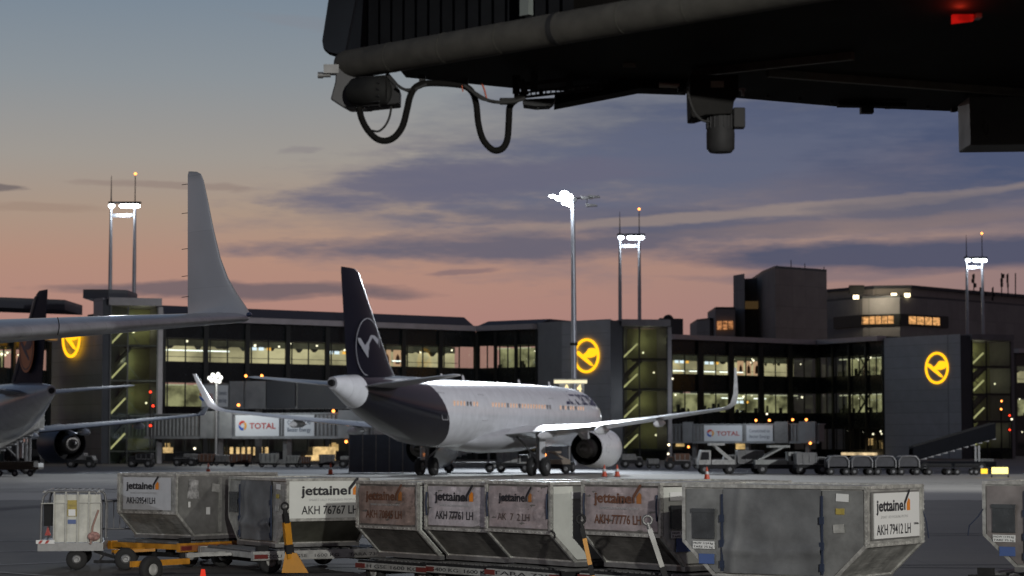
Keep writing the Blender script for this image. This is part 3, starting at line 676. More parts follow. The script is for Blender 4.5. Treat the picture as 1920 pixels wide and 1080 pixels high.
m_olive = mat('olive_stair_wall', (.30, .30, .16), .8, 0, .2, .8)
def tower(label, W0, W1, G0, G1, Ht, crest_px, seed, low=None):
    a = ground_pt(*W0); T = thing('stair_tower', label, 'stair tower', a, 0, 'grey stair towers of the terminal')
    rnd = random.Random(seed)
    q = lambda x, D: ground_pt(x, D)-a
    w0, w1, g0, g1 = q(*W0), q(*W1), q(*G0), q(*G1); back = Vector((2, 14, 0))
    if low:
        wm = q(*low[0]); zl = low[1]
        MB().prism([w0, wm, wm+back, w0+back], (0, 0, zl)).build('wall', m_wall, T)
        MB().prism([wm, w1, w1+back, wm+back], (0, 0, Ht)).build('wall', m_wall, T)
    else:
        MB().prism([w0, w1, w1+back, w0+back], (0, 0, Ht)).build('wall', m_wall, T)
    MB().prism([w1, g0, g0+back, w1+back], (0, 0, Ht-.15)).build('side_wall', m_wall2, T)
    dG = (g1-g0); n = Vector((-dG.y, dG.x, 0)).normalized()        # inward
    e = dG.normalized(); Lg = dG.length
    if n.y < 0: n = -n
    M = Matrix((e, n, Vector((0, 0, 1)))).transposed().to_4x4(); M.translation = g0
    def put(mb, name, m, par=T):
        mb.v = [tuple(M @ Vector(v)) for v in mb.v]; return mb.build(name, m, par)
    put(MB().box((Lg/2, 2.6, Ht-.35), (Lg+.5, 6.0, .75)), 'roof_slab', mat('dull_fascia', (.20, .19, .20), .6, 0, .2, 1))
    put(MB().box((Lg/2, 5.0, (Ht-.8)/2), (Lg, .3, Ht-.8)), 'back_wall', m_olive)
    put(MB().box((Lg+.2, 2.6, (Ht-.8)/2), (.5, 5.2, Ht-.8)), 'corner_pillar', mat('dull_fascia', (.20, .19, .20), .6, 0, .2, 1))
    for f_ in (.0, .36, .98):
        put(MB().box((Lg*f_, 0, (Ht-.8)/2), (.12, .16, Ht-.8)), 'mullion', m_frame)
    nf = 4; fh = (Ht-.8)/nf/1.0
    fh = 3.45
    for i in range(int((Ht-1)/fh)+1):
        z = 1.2+i*fh
        if z > Ht-1.3: break
        put(MB().box((Lg/2, .05, z), (Lg, .14, .14)), 'transom', m_frame)
        put(MB().box((Lg*.70, 2.6, z), (Lg*.55, 4.6, .25)), 'landing', m_int_dark)
        put(MB().prism([(0.1, 1.2, z-2.3), (Lg*.48, 1.2, z), (Lg*.48, 1.2, z-.35), (.1, 1.2, z-2.7)], (0, 1.6, 0)), 'stair_flight', m_int_dark)
        put(MB().bar((.15, .5, z+.2), (Lg*.36-.1, .5, z+1.75), .16), 'handrail_light', emit('handrail_glow', (.75, .70, .38), .85))
        put(MB().bar((Lg*.45, 3.6, z+1.9), (Lg*.75, 3.6, z+.1), .07), 'railing', mat('pale_rail', (.3, .3, .25), .5))
        v = M @ Vector((Lg*.2, 3.9, z+2.4)); o = point('stair_light', v, rnd.uniform(60, 140), (1, .93, .62), .15, T)
        v = M @ Vector((Lg*rnd.uniform(.5, .8), 3.6, z+2.2)); o = point('stair_light', v, rnd.uniform(12, 50), (1, .95, .68), .15, T)
        if rnd.random() < .6:
            v = M @ Vector((Lg*rnd.uniform(.55, .9), 2.4, z+rnd.uniform(.8, 2))); MB().sphere(v, .11, 5).build('lamp', m_lampwarm2, T)
    put(MB().add([(0, -.02, .2), (Lg, -.02, .2), (Lg, -.02, Ht-.8), (0, -.02, Ht-.8)], [(0, 1, 2, 3)]), 'glass_panel', glass('green_tinted_glass', (.62, .68, .55), .06))
    # illuminated emblem
    cx, cy, r = crest_px
    f_ = (cx-W0[0])/(W1[0]-W0[0]); Dc = 1/((1-f_)/W0[1]+f_/W1[1]); c = P(cx, cy, Dc)-a
    e2 = (w1-w0).normalized(); n2 = Vector((e2.y, -e2.x, 0))
    mt = Matrix((e2, Vector((0, 0, 1)), n2)).transposed().to_4x4(); mt.translation = c+n2*.08
    crest(0, 0, r*Dc/F, m_logo_y, T, mt, w=.145, depth=.14)
    return T
tower('left grey stair tower with a glowing yellow round emblem half hidden by the near wing', (84, 229), (190, 219), (205, 219), (295, 220.5), 16.2, (136, 634, 37), 1, low=((172, 221), 14.2))
tower('middle grey stair tower with a glowing yellow round emblem behind the tall lamp mast', (1008, 262.4), (1145, 254.3), (1169, 255.5), (1253, 256.5), 16.05, (1101, 667, 32.5), 2)
tower('right grey stair tower with a glowing yellow round emblem near the right edge', (1659, 292.2), (1803, 281), (1825, 281.5), (1898, 283.5), 15.6, (1758, 690, 30), 3)
for x, y, m_, r in ((1874, 744, m_lampwarm, .16), (1878, 757, m_beacon, .15), (1876, 768, m_beacon, .13), (1884, 775, m_beacon, .12), (1892, 779, m_redlamp, .14), (1897, 779, m_lampwhite, .13), (1893, 805, m_redlamp, .12)):
    pass

# ------------------------------------------------------------------ buildings beyond
def at(x, y, D, o): return P(x, y, D)-o
def block(name, label, cat, pts, ytop, m, D0=None, depth=14, extra=None):
    """pts: list of (x px, D) along the visible front"""
    a = ground_pt(*pts[0]); T = thing(name, label, cat, a)
    q = [ground_pt(*p)-a for p in pts]; zt = H+(HZ-ytop)*pts[0][1]/F
    poly = q+[q[-1]+Vector((0, depth, 0)), q[0]+Vector((0, depth, 0))]
    MB().prism(poly, (0, 0, zt)).build('wall', m, T)
    MB().prism([v+Vector((0, -.0, zt)) for v in poly], (0, 0, .35)).build('parapet', m_wall2, T)
    return T, a, zt
def joints(m, bw, bh, dark=.6, mort=.03):
    t = m.node_tree; b = t.nodes['Principled BSDF']; src = b.inputs['Base Color'].links[0].from_socket
    tcn = t.nodes.new('ShaderNodeTexCoord'); se = t.nodes.new('ShaderNodeSeparateXYZ'); t.links.new(tcn.outputs['Object'], se.inputs[0])
    ad = t.nodes.new('ShaderNodeMath'); ad.operation = 'ADD'; t.links.new(se.outputs[0], ad.inputs[0]); t.links.new(se.outputs[1], ad.inputs[1])
    cb = t.nodes.new('ShaderNodeCombineXYZ'); t.links.new(ad.outputs[0], cb.inputs[0]); t.links.new(se.outputs[2], cb.inputs[1])
    br = t.nodes.new('ShaderNodeTexBrick'); br.offset = 0; br.inputs['Scale'].default_value = 1; br.inputs['Brick Width'].default_value = bw; br.inputs['Row Height'].default_value = bh
    br.inputs['Mortar Size'].default_value = mort; br.inputs['Color1'].default_value = (1, 1, 1, 1); br.inputs['Color2'].default_value = (.88, .88, .88, 1); br.inputs['Mortar'].default_value = (dark, dark, dark, 1)
    t.links.new(cb.outputs[0], br.inputs['Vector'])
    mm = t.nodes.new('ShaderNodeMix'); mm.data_type = 'RGBA'; mm.blend_type = 'MULTIPLY'; mm.inputs[0].default_value = 1
    t.links.new(src, mm.inputs[6]); t.links.new(br.outputs[0], mm.inputs[7]); t.links.new(mm.outputs[2], b.inputs['Base Color'])
joints(m_wall, 2.9, 1.45)
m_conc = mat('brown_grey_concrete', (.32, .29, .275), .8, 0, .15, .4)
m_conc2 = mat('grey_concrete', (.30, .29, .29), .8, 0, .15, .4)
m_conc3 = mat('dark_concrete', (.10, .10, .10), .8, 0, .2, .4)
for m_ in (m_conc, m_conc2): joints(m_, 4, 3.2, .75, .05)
T, a, zt = block('office_tower', 'tall windowless grey block rising behind the right terminal front', 'building', [(1432, 345), (1456, 335), (1553, 342)], 512, m_conc, depth=20)
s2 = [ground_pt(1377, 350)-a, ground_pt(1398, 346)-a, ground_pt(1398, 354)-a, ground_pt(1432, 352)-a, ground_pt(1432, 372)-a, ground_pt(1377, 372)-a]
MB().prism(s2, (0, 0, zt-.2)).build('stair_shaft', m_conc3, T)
MB().prism([ground_pt(1377, 350)-a+Vector((0, -.1, 0)), ground_pt(1398, 346)-a+Vector((0, -.1, 0)), ground_pt(1398, 346)-a+Vector((0, 1, 0))], (0, 0, zt)).build('wall_pier', m_conc2, T)
for x, h in ((1460, 1.2), (1486, 2.0), (1512, 1.5), (1548, 1.0)):
    v = ground_pt(x, 345)-a; MB().tube([(v.x, v.y, zt), (v.x, v.y, zt+h)], .07, 6).build('roof_antenna', m_dark, T)
MB().box(at(1415, 572, 351.5, a), (3.0, .3, 1.2)).build('shaft_lit_recess', emit('faint_amber_glow', (.5, .3, .12), .09), T)
# long office building with curved front
T, a, zt = block('office_building', 'long low office building with a strip of amber lit windows behind the right tower', 'building', [(1553, 375), (1620, 366), (1690, 363), (1790, 372), (1960, 392)], 566, m_conc2, depth=12)
pts = [(1553, 377), (1640, 368), (1712, 367), (1800, 377), (1960, 395)]
q = [ground_pt(*p)-a for p in pts]; z2 = H+(HZ-543)*370/F
MB().prism([v+Vector((0, 0, zt+.36)) for v in q]+[q[-1]+Vector((0, 12, zt+.36)), q[0]+Vector((0, 12, zt+.36))], (0, 0, z2-zt-.36)).build('upper_storey', m_conc, T)
MB().prism([v+Vector((0, -.5, z2)) for v in q]+[q[-1]+Vector((0, 12, z2)), q[0]+Vector((0, 12, z2))], (0, 0, .5)).build('roof', m_roof, T)
fp = [(1566, 373), (1620, 366), (1690, 363), (1780, 371)]
rnd = random.Random(4)
zw = H+(HZ-602)*367/F
for k in range(3):
    A_, B_ = ground_pt(*fp[k])-a, ground_pt(*fp[k+1])-a; n = [4, 6, 6][k]
    MB().bar(A_+Vector((0, -.05, zw)), B_+Vector((0, -.05, zw)), .3, 1.9).build('window_recess', m_frame, T)
    for i in range(n):
        if (k, i) in ((0, 0), (0, 1), (1, 5), (2, 0), (2, 5)): continue
        u = A_+(B_-A_)*((i+.08)/n); v = A_+(B_-A_)*((i+.92)/n); s_ = rnd.choice((0, 1))
        MB().bar(u+Vector((0, -.25, zw)), v+Vector((0, -.25, zw)), .08, 1.25).build('window', emit('amber_window', (1.0, .5, .18), .8, False, .55, (1.5, 1.5, 3)), T)
for x, y in ((1605, 557), (1676, 553.5), (1701, 553.5)):
    w = MB().box(at(x, y, 364, a), (.85, .3, .6)).build('roof_lamp', m_lampwarm, T)
point('roof_lamp_light', at(1640, 556, 361, a), 900, WARM, .5, T)
v = at(1606, 543, 366, a); MB().box((v.x, v.y, v.z), (2.4, 1, 1.4)).build('roof_vent', m_dark, T)
for x, y0, y1, w in ((1826, 513, 548, .8), (1878, 512, 556, .8), (1890, 513, 556, .5), (1904, 512, 556, .12), (1862, 538, 556, .5), (1843, 537, 560, 1.0)):
    u, v = at(x, y1, 380, a), at(x, y0, 380, a)
    mb = MB().tube([u, v], .1, 6)
    if w > .3:
        for k in range(3): mb.box(v+Vector((random.uniform(-w/3, w/3), 0, -.5-k*.75)), (w*.5, .3, .7))
    mb.build('roof_antenna', m_dark, T)
T, a, zt = block('annex_building', 'small pale rooftop annex with amber windows left of the tall windowless block', 'building', [(1343, 345), (1380, 345)], 580, mat('pale_annex_wall', (.26, .25, .26), .8, 0, .1, .5))
for i in range(3):
    u = at(1349+i*10.5, 610, 344.6, a); MB().box(u, (.7, .1, 1.3)).build('window', emit('orange_window', (1.0, .42, .16), .45, False, .8, (1.5, 1.5, 3)), T)
block('plant_building', 'dark low building with a grey end wall beyond the terminal roof', 'building', [(1308, 352), (1332, 348), (1345, 350)], 603, m_conc2)
T, a, zt = block('plant_building', 'low dark rooftop plant house right behind the middle tower', 'building', [(1238, 320), (1282, 322)], 601, m_wall2)
MB().sphere(at(1253, 600, 322, a), .8, 6).build('roof_vent', m_dark, T)
# left rooftops behind the near wing
T, a, zt = block('canopy_building', 'flat dark canopy roof at the left edge above the near wing', 'building', [(-200, 232), (40, 240), (118, 243)], 556, m_roof, depth=10)
T.children[0].data.transform(Matrix.Translation((0, 0, 0)))
for o in T.children:
    for v in o.data.vertices:
        if v.co.z < .1 and o.name.startswith('wall'): v.co.z = zt-.75
MB().bar((4, 1, 0), (4, 1, zt-.7), .5).bar((14, 3, 0), (14, 3, zt-.7), .5).build('column', m_wall2, T)
T, a, zt = block('roof_plant', 'dark flat rooftop plant room on the left stair tower', 'building', [(152, 228), (200, 228), (236, 229)], 549, m_roof, depth=6)
for o in T.children:
    for v in o.data.vertices:
        if v.co.z < .1: v.co.z = zt-.55

# ------------------------------------------------------------------ light masts
def twin_mast(label, xl, xr, y_top_l, y_bea, y_lamp, y_cross, D, ybase):
    a = ground_pt((xl+xr)/2, D); T = thing('light_mast', label, 'light mast', a, 0, 'twin-pole floodlight masts behind the terminal')
    hw = (xr-xl)/2*D/F; z = lambda y: H+(HZ-y)*D/F
    m_pole = mat('galvanised_pole', (.36, .38, .42), .4, .5, .15, 2)
    for sd, yt in ((-1, y_lamp), (1, y_lamp)):
        MB().tube([(sd*hw, 0, 0), (sd*hw, 0, z(ybase-60)), (sd*hw, 0, z(y_cross)), (sd*hw, 0, z(y_lamp)+.4)], [.28, .24, .17, .13], 12).build('pole', m_pole, T)
    MB().tube([(-hw, 0, z(y_lamp)), (-hw, 0, z(y_top_l))], [.1, .03], 8).build('lightning_rod', m_dark, T)
    MB().tube([(hw, 0, z(y_lamp)), (hw, 0, z(y_bea))], [.07, .05], 8).build('lightning_rod', m_dark, T)
    MB().sphere((hw, 0, z(y_bea)), .17, 7).build('beacon', m_beacon, T)
    MB().box((0, 0, z(y_cross)), (hw*2, .25, .42)).build('cross_beam', m_pole, T)
    MB().box((hw*.15, 0, z(y_lamp)+.35), (hw*2+1.1, .5, .22)).build('lamp_bar', m_dark, T)
    for fx in (-1.0, .0, .33, .66, 1.05, 1.35):
        hx = fx*hw*.9 if fx > -1 else -hw+.15
        l = MB().box((hx, -.25, z(y_lamp)+.1), (.55, .6, .3)).build('lamp_housing', m_dark, T)
        MB().sphere((hx, -.45, z(y_lamp)-.1), .36, 7, (1.1, .5, .8)).build('bulb', m_lampwhite, l)
    point('mast_light', (0, -1.2, z(y_lamp)-.9), 500, COOL, .3, T)
    return T
twin_mast('twin-pole floodlight mast with an orange beacon rising left of the near winglet', 203, 248, 328, 324, 384, 403, 282, 560)
twin_mast('twin-pole floodlight mast with an orange beacon behind the middle tower', 1163.5, 1200, 396, 391, 444, 461, 300, 600)
twin_mast('twin-pole floodlight mast with an orange beacon behind the right-hand tower', 1817, 1846.5, 440, 437, 487, 501, 335, 628)
# single mast in front of the middle tower
D = 205; a = ground_pt(1075, D); T = thing('light_mast', 'tall single-pole floodlight mast with a glaring lamp cluster in front of the middle tower', 'light mast', a)
z = lambda y: H+(HZ-y)*D/F
m_pole = mat('galvanised_pole', (.36, .38, .42), .4, .5, .15, 2)
MB().tube([(.10, 0, 0), (.06, 0, z(600)), (0, 0, z(372))], [.30, .25, .17], 16).build('pole', m_pole, T)
MB().tube([(.07, 0, z(648)), (.07, 0, z(643))], [.36, .36], 12).build('pole_collar', m_dark, T)
MB().box((0, 0, z(372)), (.7, .5, .4)).bar((-.3, 0, z(371)), (-2.2, -.3, z(367)), .12).bar((.3, 0, z(371)), (2.4, -.2, z(367)), .12).build('lamp_arm', m_dark, T)
for x, y, sx_, sz_ in ((1036, 368, .5, .2), (1048, 372, .5, .3), (1058, 364, .6, .42), (1066, 370, .6, .5), (1060, 380, .5, .35), (1068, 384, .45, .25)):
    v = P(x, y, D-.4)-a
    hsg = MB().box(v+Vector((0, .3, .1)), (sx_, .4, sz_)).build('lamp_housing', m_dark, T)
    MB().sphere(v, .42, 8, (sx_*1.6, .6, sz_*1.6)).build('bulb', emit('glaring_lamp', (.86, .94, 1.0), 40), hsg)
for x, y in ((1098, 370), (1112, 368), (1107, 384)):
    v = P(x, y, D)-a
    MB().prism([v+Vector((-.45, -.3, .1)), v+Vector((.55, -.3, .0)), v+Vector((.65, -.3, -.12)), v+Vector((-.35, -.3, -.18))], (0, .6, 0)).build('lamp_housing', m_steel, T)
v = P(1107, 380, D)-a; MB().bar(v+Vector((-.3, 0, -.15)), v+Vector((-.3, 0, .6)), .07).build('lamp_bracket', m_dark, T)
point('mast_light', (-.9, -.7, z(372)-.5), 1500, COOL, .3, T)
# lamp cluster on a low pole by the left jet bridge
a = ground_pt(405, 215); T = thing('lamp_post', 'short post with a bright cluster of white lamps left of the twin gate beacons', 'lamp post', a)
MB().tube([(0, 0, 0), (0, 0, H+(HZ-716)*215/F)], .14, 10).build('pole', m_steel, T)
point('cluster_light', (0, -3, 8.5), 1000, (1, 1, .92), .5, T)
for x, y in ((393, 709), (399, 703), (404, 707), (409, 702), (414, 708), (405, 714), (397, 713), (411, 715)):
    MB().sphere(P(x, y, 214.6)-a, .2, 6).build('bulb', emit('cluster_lamp', (1, 1, .92), 2.5), T)

# ------------------------------------------------------------------ gate bridges with adverts
m_adwhite = mat('advert_panel', (.60, .63, .66), .4)
m_ribgrey = mat('ribbed_grey_metal', (.26, .27, .28), .5, .3, .2, 1.0)
def gate_bridge(label, A, B, yt, yb, items, lamps=(), legs=(), cab=None):
    a, b = ground_pt(*A), ground_pt(*B); d = b-a; Ln = d.length; rz = atan2(d.y, d.x)
    T = thing('gate_bridge', label, 'jet bridge', a, rz, 'passenger bridges at the terminal gates')
    s0 = F/A[1]; zt, zb = H+(HZ-yt)/s0, H+(HZ-yb)/s0
    MB().box((Ln/2, 1.3, (zt+zb)/2), (Ln, 2.4, zt-zb)).build('tunnel', m_steel, T)
    mb = MB()
    for i in range(int(Ln/.45)): mb.box((.2+i*.45, .06, (zt+zb)/2), (.14, .1, zt-zb-.2))
    mb.build('tunnel_ribs', m_ribgrey, T)
    MB().box((Ln/2, 1.3, zt+.06), (Ln+.3, 2.7, .12)).box((Ln/2, .0, zb-.08), (Ln+.1, .25, .25)).build('tunnel_trim', m_ribgrey, T)
    px = lambda x: ((x-A[0])/(B[0]-A[0]))*Ln
    for it in items:
        x0, x1, kind = it[:3]; u0, u1 = px(x0), px(x1)
        if kind == 'total':
            p = MB().box(((u0+u1)/2, -.04, (zt+zb)/2), (u1-u0, .1, (zt-zb)-.1)).build('advert_panel', m_adwhite, T)
            w = u1-u0; h = zt-zb; mt = lambda x, z: Matrix.Translation((x, -.11, z)) @ face_mtx((0, 0, 0), (1, 0, 0), (0, 0, 1))
            text('TOTAL', h*.36, mat('red_ink', (.42, .04, .03), .5), p, mt(u0+w*.33, zb+h*.36), .012, width=w*.60)
            cx, cz, r = u0+w*.17, zb+h*.5, h*.22
            for k, c in enumerate(((.55, .05, .03), (.05, .12, .45), (.75, .35, .05))):
                n = 14; a0 = 2*pi*k/3+.9
                ou = [(cx+r*cos(a0+1.9*i/n), -.115, cz+r*sin(a0+1.9*i/n)) for i in range(n+1)]
                inn = [(cx+r*.5*cos(a0+.5+1.9*i/n), -.115, cz+r*.5*sin(a0+.5+1.9*i/n)) for i in range(n+1)][::-1]
                MB().prism(ou+inn, (0, .01, 0)).build('logo_swirl', mat('logo_ink_%s' % ('red', 'blue', 'orange')[k], c, .5), p)
        elif kind == 'slogan':
            p = MB().box(((u0+u1)/2, -.04, (zt+zb)/2), (u1-u0, .1, (zt-zb)-.1)).build('advert_panel', m_adwhite, T)
            w = u1-u0; h = zt-zb
            for s_, zz in (('Committed to', .55), ('Better Energy', .22)):
                text(s_, h*.26, mat('slate_ink', (.12, .15, .2), .5), p, Matrix.Translation((u0+w*.1, -.11, zb+h*zz)) @ face_mtx((0, 0, 0), (1, 0, 0), (0, 0, 1)), .004, width=w*.78)
        else:
            MB().box(((u0+u1)/2, .0, (zt+zb)/2+.1), (u1-u0, .5, (zt-zb)+.5)).build('bridge_cab', kind, T)
    for x in legs:
        u = px(x); MB().box((u, .9, zb/2), (.45, .8, zb)).box((u, .9, .25), (1.6, 2.6, .4)).build('support_leg', m_steel, T)
    if cab: point('advert_fill_light', (px(cab), -7, zt+3), 1000, COOL, .4, T)  # added lamp at the cab column, no fixture; brightens the advert panels
    for x, y, m_ in lamps:
        u = px(x); MB().sphere((u, -.3, H+(HZ-y)/s0), .14, 7).build('lamp', m_, T)
    return T
gate_bridge('passenger bridge with a white TOTAL advert left of the white airliner tail cone', (210, 222), (700, 208), 779, 819, [(450, 531, 'total'), (541, 595, 'slogan'), (640, 690, m_ribgrey), (385, 445, m_ribgrey)], [(458, 762, m_beacon), (632, 774, m_beacon), (655, 828, m_beacon)], (408, 536, 690), 520)
gate_bridge('higher passenger bridge with a partly hidden advert above the TOTAL bridge', (378, 232), (652, 228), 722, 764, [(378, 402, 'total'), (408, 428, 'slogan'), (432, 458, m_ribgrey), (462, 500, m_ribgrey), (502, 555, m_wall2), (560, 650, m_wall2)], [(463, 706, m_beacon), (493, 706, m_beacon)], (480,))
gate_bridge('passenger bridge with a white TOTAL advert on the right below the bent wingtip', (1250, 262), (1535, 255), 797, 828, [(1282, 1300, m_ribgrey), (1322, 1394, 'total'), (1402, 1451, 'slogan'), (1455, 1480, m_steel), (1500, 1530, m_ribgrey)], [(1421, 789, m_beacon), (1446, 789, m_beacon), (1489, 788, m_beacon), (1514, 788, m_beacon), (1521, 831, m_beacon)], (1300, 1400, 1512), 1385)
# gate sign above the airliner's nose
a = ground_pt(1070, 205); T = thing('gate_sign', 'lit gate sign board on a post above the nose of the white airliner', 'sign', a)
zz = lambda y: H+(HZ-y)*205/F
MB().box((0, .2, zz(716)), (3.0, 1.0, .28)).build('lit_canopy', emit('sign_top_glow', (1, .9, .6), 1.1), T)
MB().box((0, .25, zz(711.5)), (3.1, 1.3, .12)).build('canopy', m_dirtywhite, T)
sg = MB().box((.1, .2, zz(729)), (2.3, .35, 1.0)).build('sign_board', m_wall, T)
text('A44', .95, emit('sign_numeral_glow', (1, .8, .4), 1.4), sg, Matrix.Translation((-.7, .0, zz(735))) @ face_mtx((0, 0, 0), (1, 0, 0), (0, 0, 1)), .02, width=1.75)
MB().tube([(0, .4, 0), (0, .4, zz(735))], .15, 8).build('post', m_steel, T)

# ------------------------------------------------------------------ ground equipment in the distance
def gD(y): return F*H/(y-HZ)
def px_thing(name, label, cat, x, yg, group=None, rz=0, D=None):
    D = D or gD(yg); return thing(name, label, cat, ground_pt(x, D), rz, group), F/D
def crate(label, x, yg, w, h, m, group='freight boxes parked under the left bridges', lip=True):
    T, s_ = px_thing('freight_box', label, 'container', x, yg, group); W_, Hh = w/s_, h/s_
    MB().prism([(-W_/2+.1, 0, .35), (W_/2-.1, 0, .35), (W_/2, 0, .7), (W_/2, 0, Hh), (-W_/2, 0, Hh), (-W_/2, 0, .7)], (0, 1.5, 0)).build('box_body', m, T, bev=.03)
    mb = MB()
    for i in range(4): mb.box((-W_/2+W_*(i+.5)/4, -.03, Hh*.55+.15), (.06, .06, Hh*.8-.3))
    mb.build('door_ribs', m_steel, T)
    MB().box((0, .75, .27), (W_+.1, 1.6, .14)).build('dolly_deck', m_dark, T)
    for sx_ in (-1, 1): wheel(sx_*W_*.36, .1, .2, .2, .12, T, axis='y')
    return T
m_brown = mat('rust_brown_tarpaulin', (.13, .065, .04), .8, 0, .4, 2)
m_greybox = mat('grey_box_panel', (.17, .17, .165), .6, .2, .3, 2)
m_lightbox = mat('pale_box_panel', (.30, .31, .29), .6, .1, .3, 2)
for lab, x, yg, w, h, m_ in (
    ('grey freight box, leftmost of the row under the left bridges', 358, 873, 28, 22, m_greybox), ('dark brown freight box between two grey ones under the left bridges', 386, 873, 30, 22, m_brown),
    ('low grey freight box between the two brown ones', 415, 873, 24, 20, m_greybox), ('wide brown freight box right of the low grey one', 449, 875, 38, 24, m_brown),
    ('pale freight box below the TOTAL advert', 503, 876, 34, 26, m_lightbox), ('pale ribbed freight box left of the bright doorway', 548, 876, 24, 22, m_lightbox),
    ('small brown freight box beside the pale ribbed one', 572, 876, 18, 20, m_brown), ('dark freight box standing in front of the bright doorway', 612, 876, 28, 24, m_greybox)):
    crate(lab, x, yg, w, h, m_)
def cone(label, x, yg, D=None, lit=False):
    T, s_ = px_thing('traffic_cone', label, 'traffic cone', x, yg, 'orange traffic cones on the apron', 0, D)
    mo = mat('orange_plastic', (.55, .07, .02), .5)
    MB().tube([(0, 0, .04), (0, 0, .75)], [.17, .03], 12).build('cone_body', mo, T)
    MB().box((0, 0, .02), (.42, .42, .04)).build('cone_base', mat('dark_rubber_base', (.04, .02, .015), .7), T)
    MB().tube([(0, 0, .34), (0, 0, .5)], [.115, .08], 12).build('reflective_band', m_white, T)
for lab, x, yg in (('traffic cone in front of the brown freight boxes', 391, 889), ('traffic cone in front of the bright doorway', 620, 890), ('traffic cone just right of the engine', 1133, 894), ('traffic cone farther right of the engine', 1157, 894), ('traffic cone left of the right-hand row of carts', 1325, 900)):
    cone(lab, x, yg)
# bright open doorway / window panels at ground level (part of the long front)
for T, lst in ((fa, [(583, 862, 24, 16, m_int_warm), (608, 852, 48, 28, m_int_warm), (315, 844, 20, 10, m_int_warm)]+[(x, 846, 6, 15, m_int_warm) for x in (434, 446, 456, 467, 478, 489, 500)]),):
    bpy.context.view_layer.update()
    for x, y, w, h, m_ in lst:
        f_ = (x-303)/(892-303); Dd = 1/((1-f_)/243.6+f_/268)
        v = T.matrix_world.inverted() @ P(x, y, Dd-.6)
        MB().box(v, (w*Dd/F, .1, h*Dd/F)).build('lit_doorway', emit('doorway_glow', (1.0, .68, .30), .8, False, .5, (1.2, 1.2, 1.2)), T)
for x, y in ((1497, 838), (1560, 834),):
    pass
v0 = fb2.matrix_world.inverted()
bpy.context.view_layer.update()
v = fb2.matrix_world.inverted() @ P(1625, 851, 296); MB().box(v+Vector((0, -1.2, 0)), (5, 2.2, .35)).build('lit_canopy', emit('canopy_glow', (1.0, .75, .42), .8, False, .6, (1, 1, 1)), fb2)
# blue glazed blast fence under the tail
T, s_ = px_thing('blast_fence', 'row of tall blue-grey blast screens beneath the tail of the white airliner', 'blast fence', 655, 887, None, 0)
Wf = 125/s_
for i in range(5):
    MB().box((i*Wf/5+Wf/10, 0, 1.35), (Wf/5-.06, .08, 2.6)).build('screen_panel', mat('blue_grey_screen', (.06, .075, .10), .35, .1, .25, 1), T)
    MB().box((i*Wf/5, .0, 1.38), (.07, .14, 2.75)).bar((i*Wf/5, .1, 2.2), (i*Wf/5, 1.3, .05), .08).build('post', m_steel, T)
# mobile passenger stairs
def stairs(label, x, yg, L_, hz, side, mbody, D=None, rz=0, group='mobile passenger stairs'):
    T, s_ = px_thing('passenger_stairs', label, 'passenger stairs', x, yg, group, rz, D)
    sg = side
    ch = MB().box((0, .9, .55), (L_, 1.7, .35)).build('chassis', mbody, T, bev=.05)
    st_ = MB(); n = 12
    for i in range(n):
        u = -L_/2+L_*i/n; st_.box((sg*(u+L_/n/2), .9, .8+(hz-.8)*i/n), (L_/n+.05, 1.4, .12))
    st_.build('steps', m_steel, T)
    for yy in (.1, 1.7):
        MB().prism([(sg*-L_/2, yy, .75), (sg*L_/2, yy, hz-.1), (sg*L_/2, yy, hz+.95), (sg*(L_/2-.2), yy, hz+1.0), (sg*-L_/2, yy, 1.75)], (0, .06, 0)).build('side_panel', mbody, T)
        MB().bar((sg*-L_/2, yy-.03, 1.8), (sg*L_/2, yy-.03, hz+1.02), .08).build('handrail', m_dark, T)
    for yy in (.3, 1.5): MB().bar((sg*L_*.3, yy, .6), (sg*L_*.3, yy, hz*.75), .14).build('support_leg', m_steel, T)
    for u in (-.36, .32):
        for yy in (.1, 1.7): wheel(u*L_, yy, .34, .34, .22, T, axis='y')
    return T
stairs('white stairs vehicle under the belly of the white airliner', 882, 886, 4.2, 2.2, 1, m_dirtywhite)
stairs('dark mobile stairs rising to the right below the right-hand emblem', 1790, 884, 6.0, 2.5, 1, mat('slate_stairs_paint', (.010, .011, .014), .8, 0, .2, 2, 0, .1))
stairs('pale passenger stairs leaning up to the left edge under the orange-disc airliner', 10, 889, 4.4, 3.2, 1, m_dirtywhite)
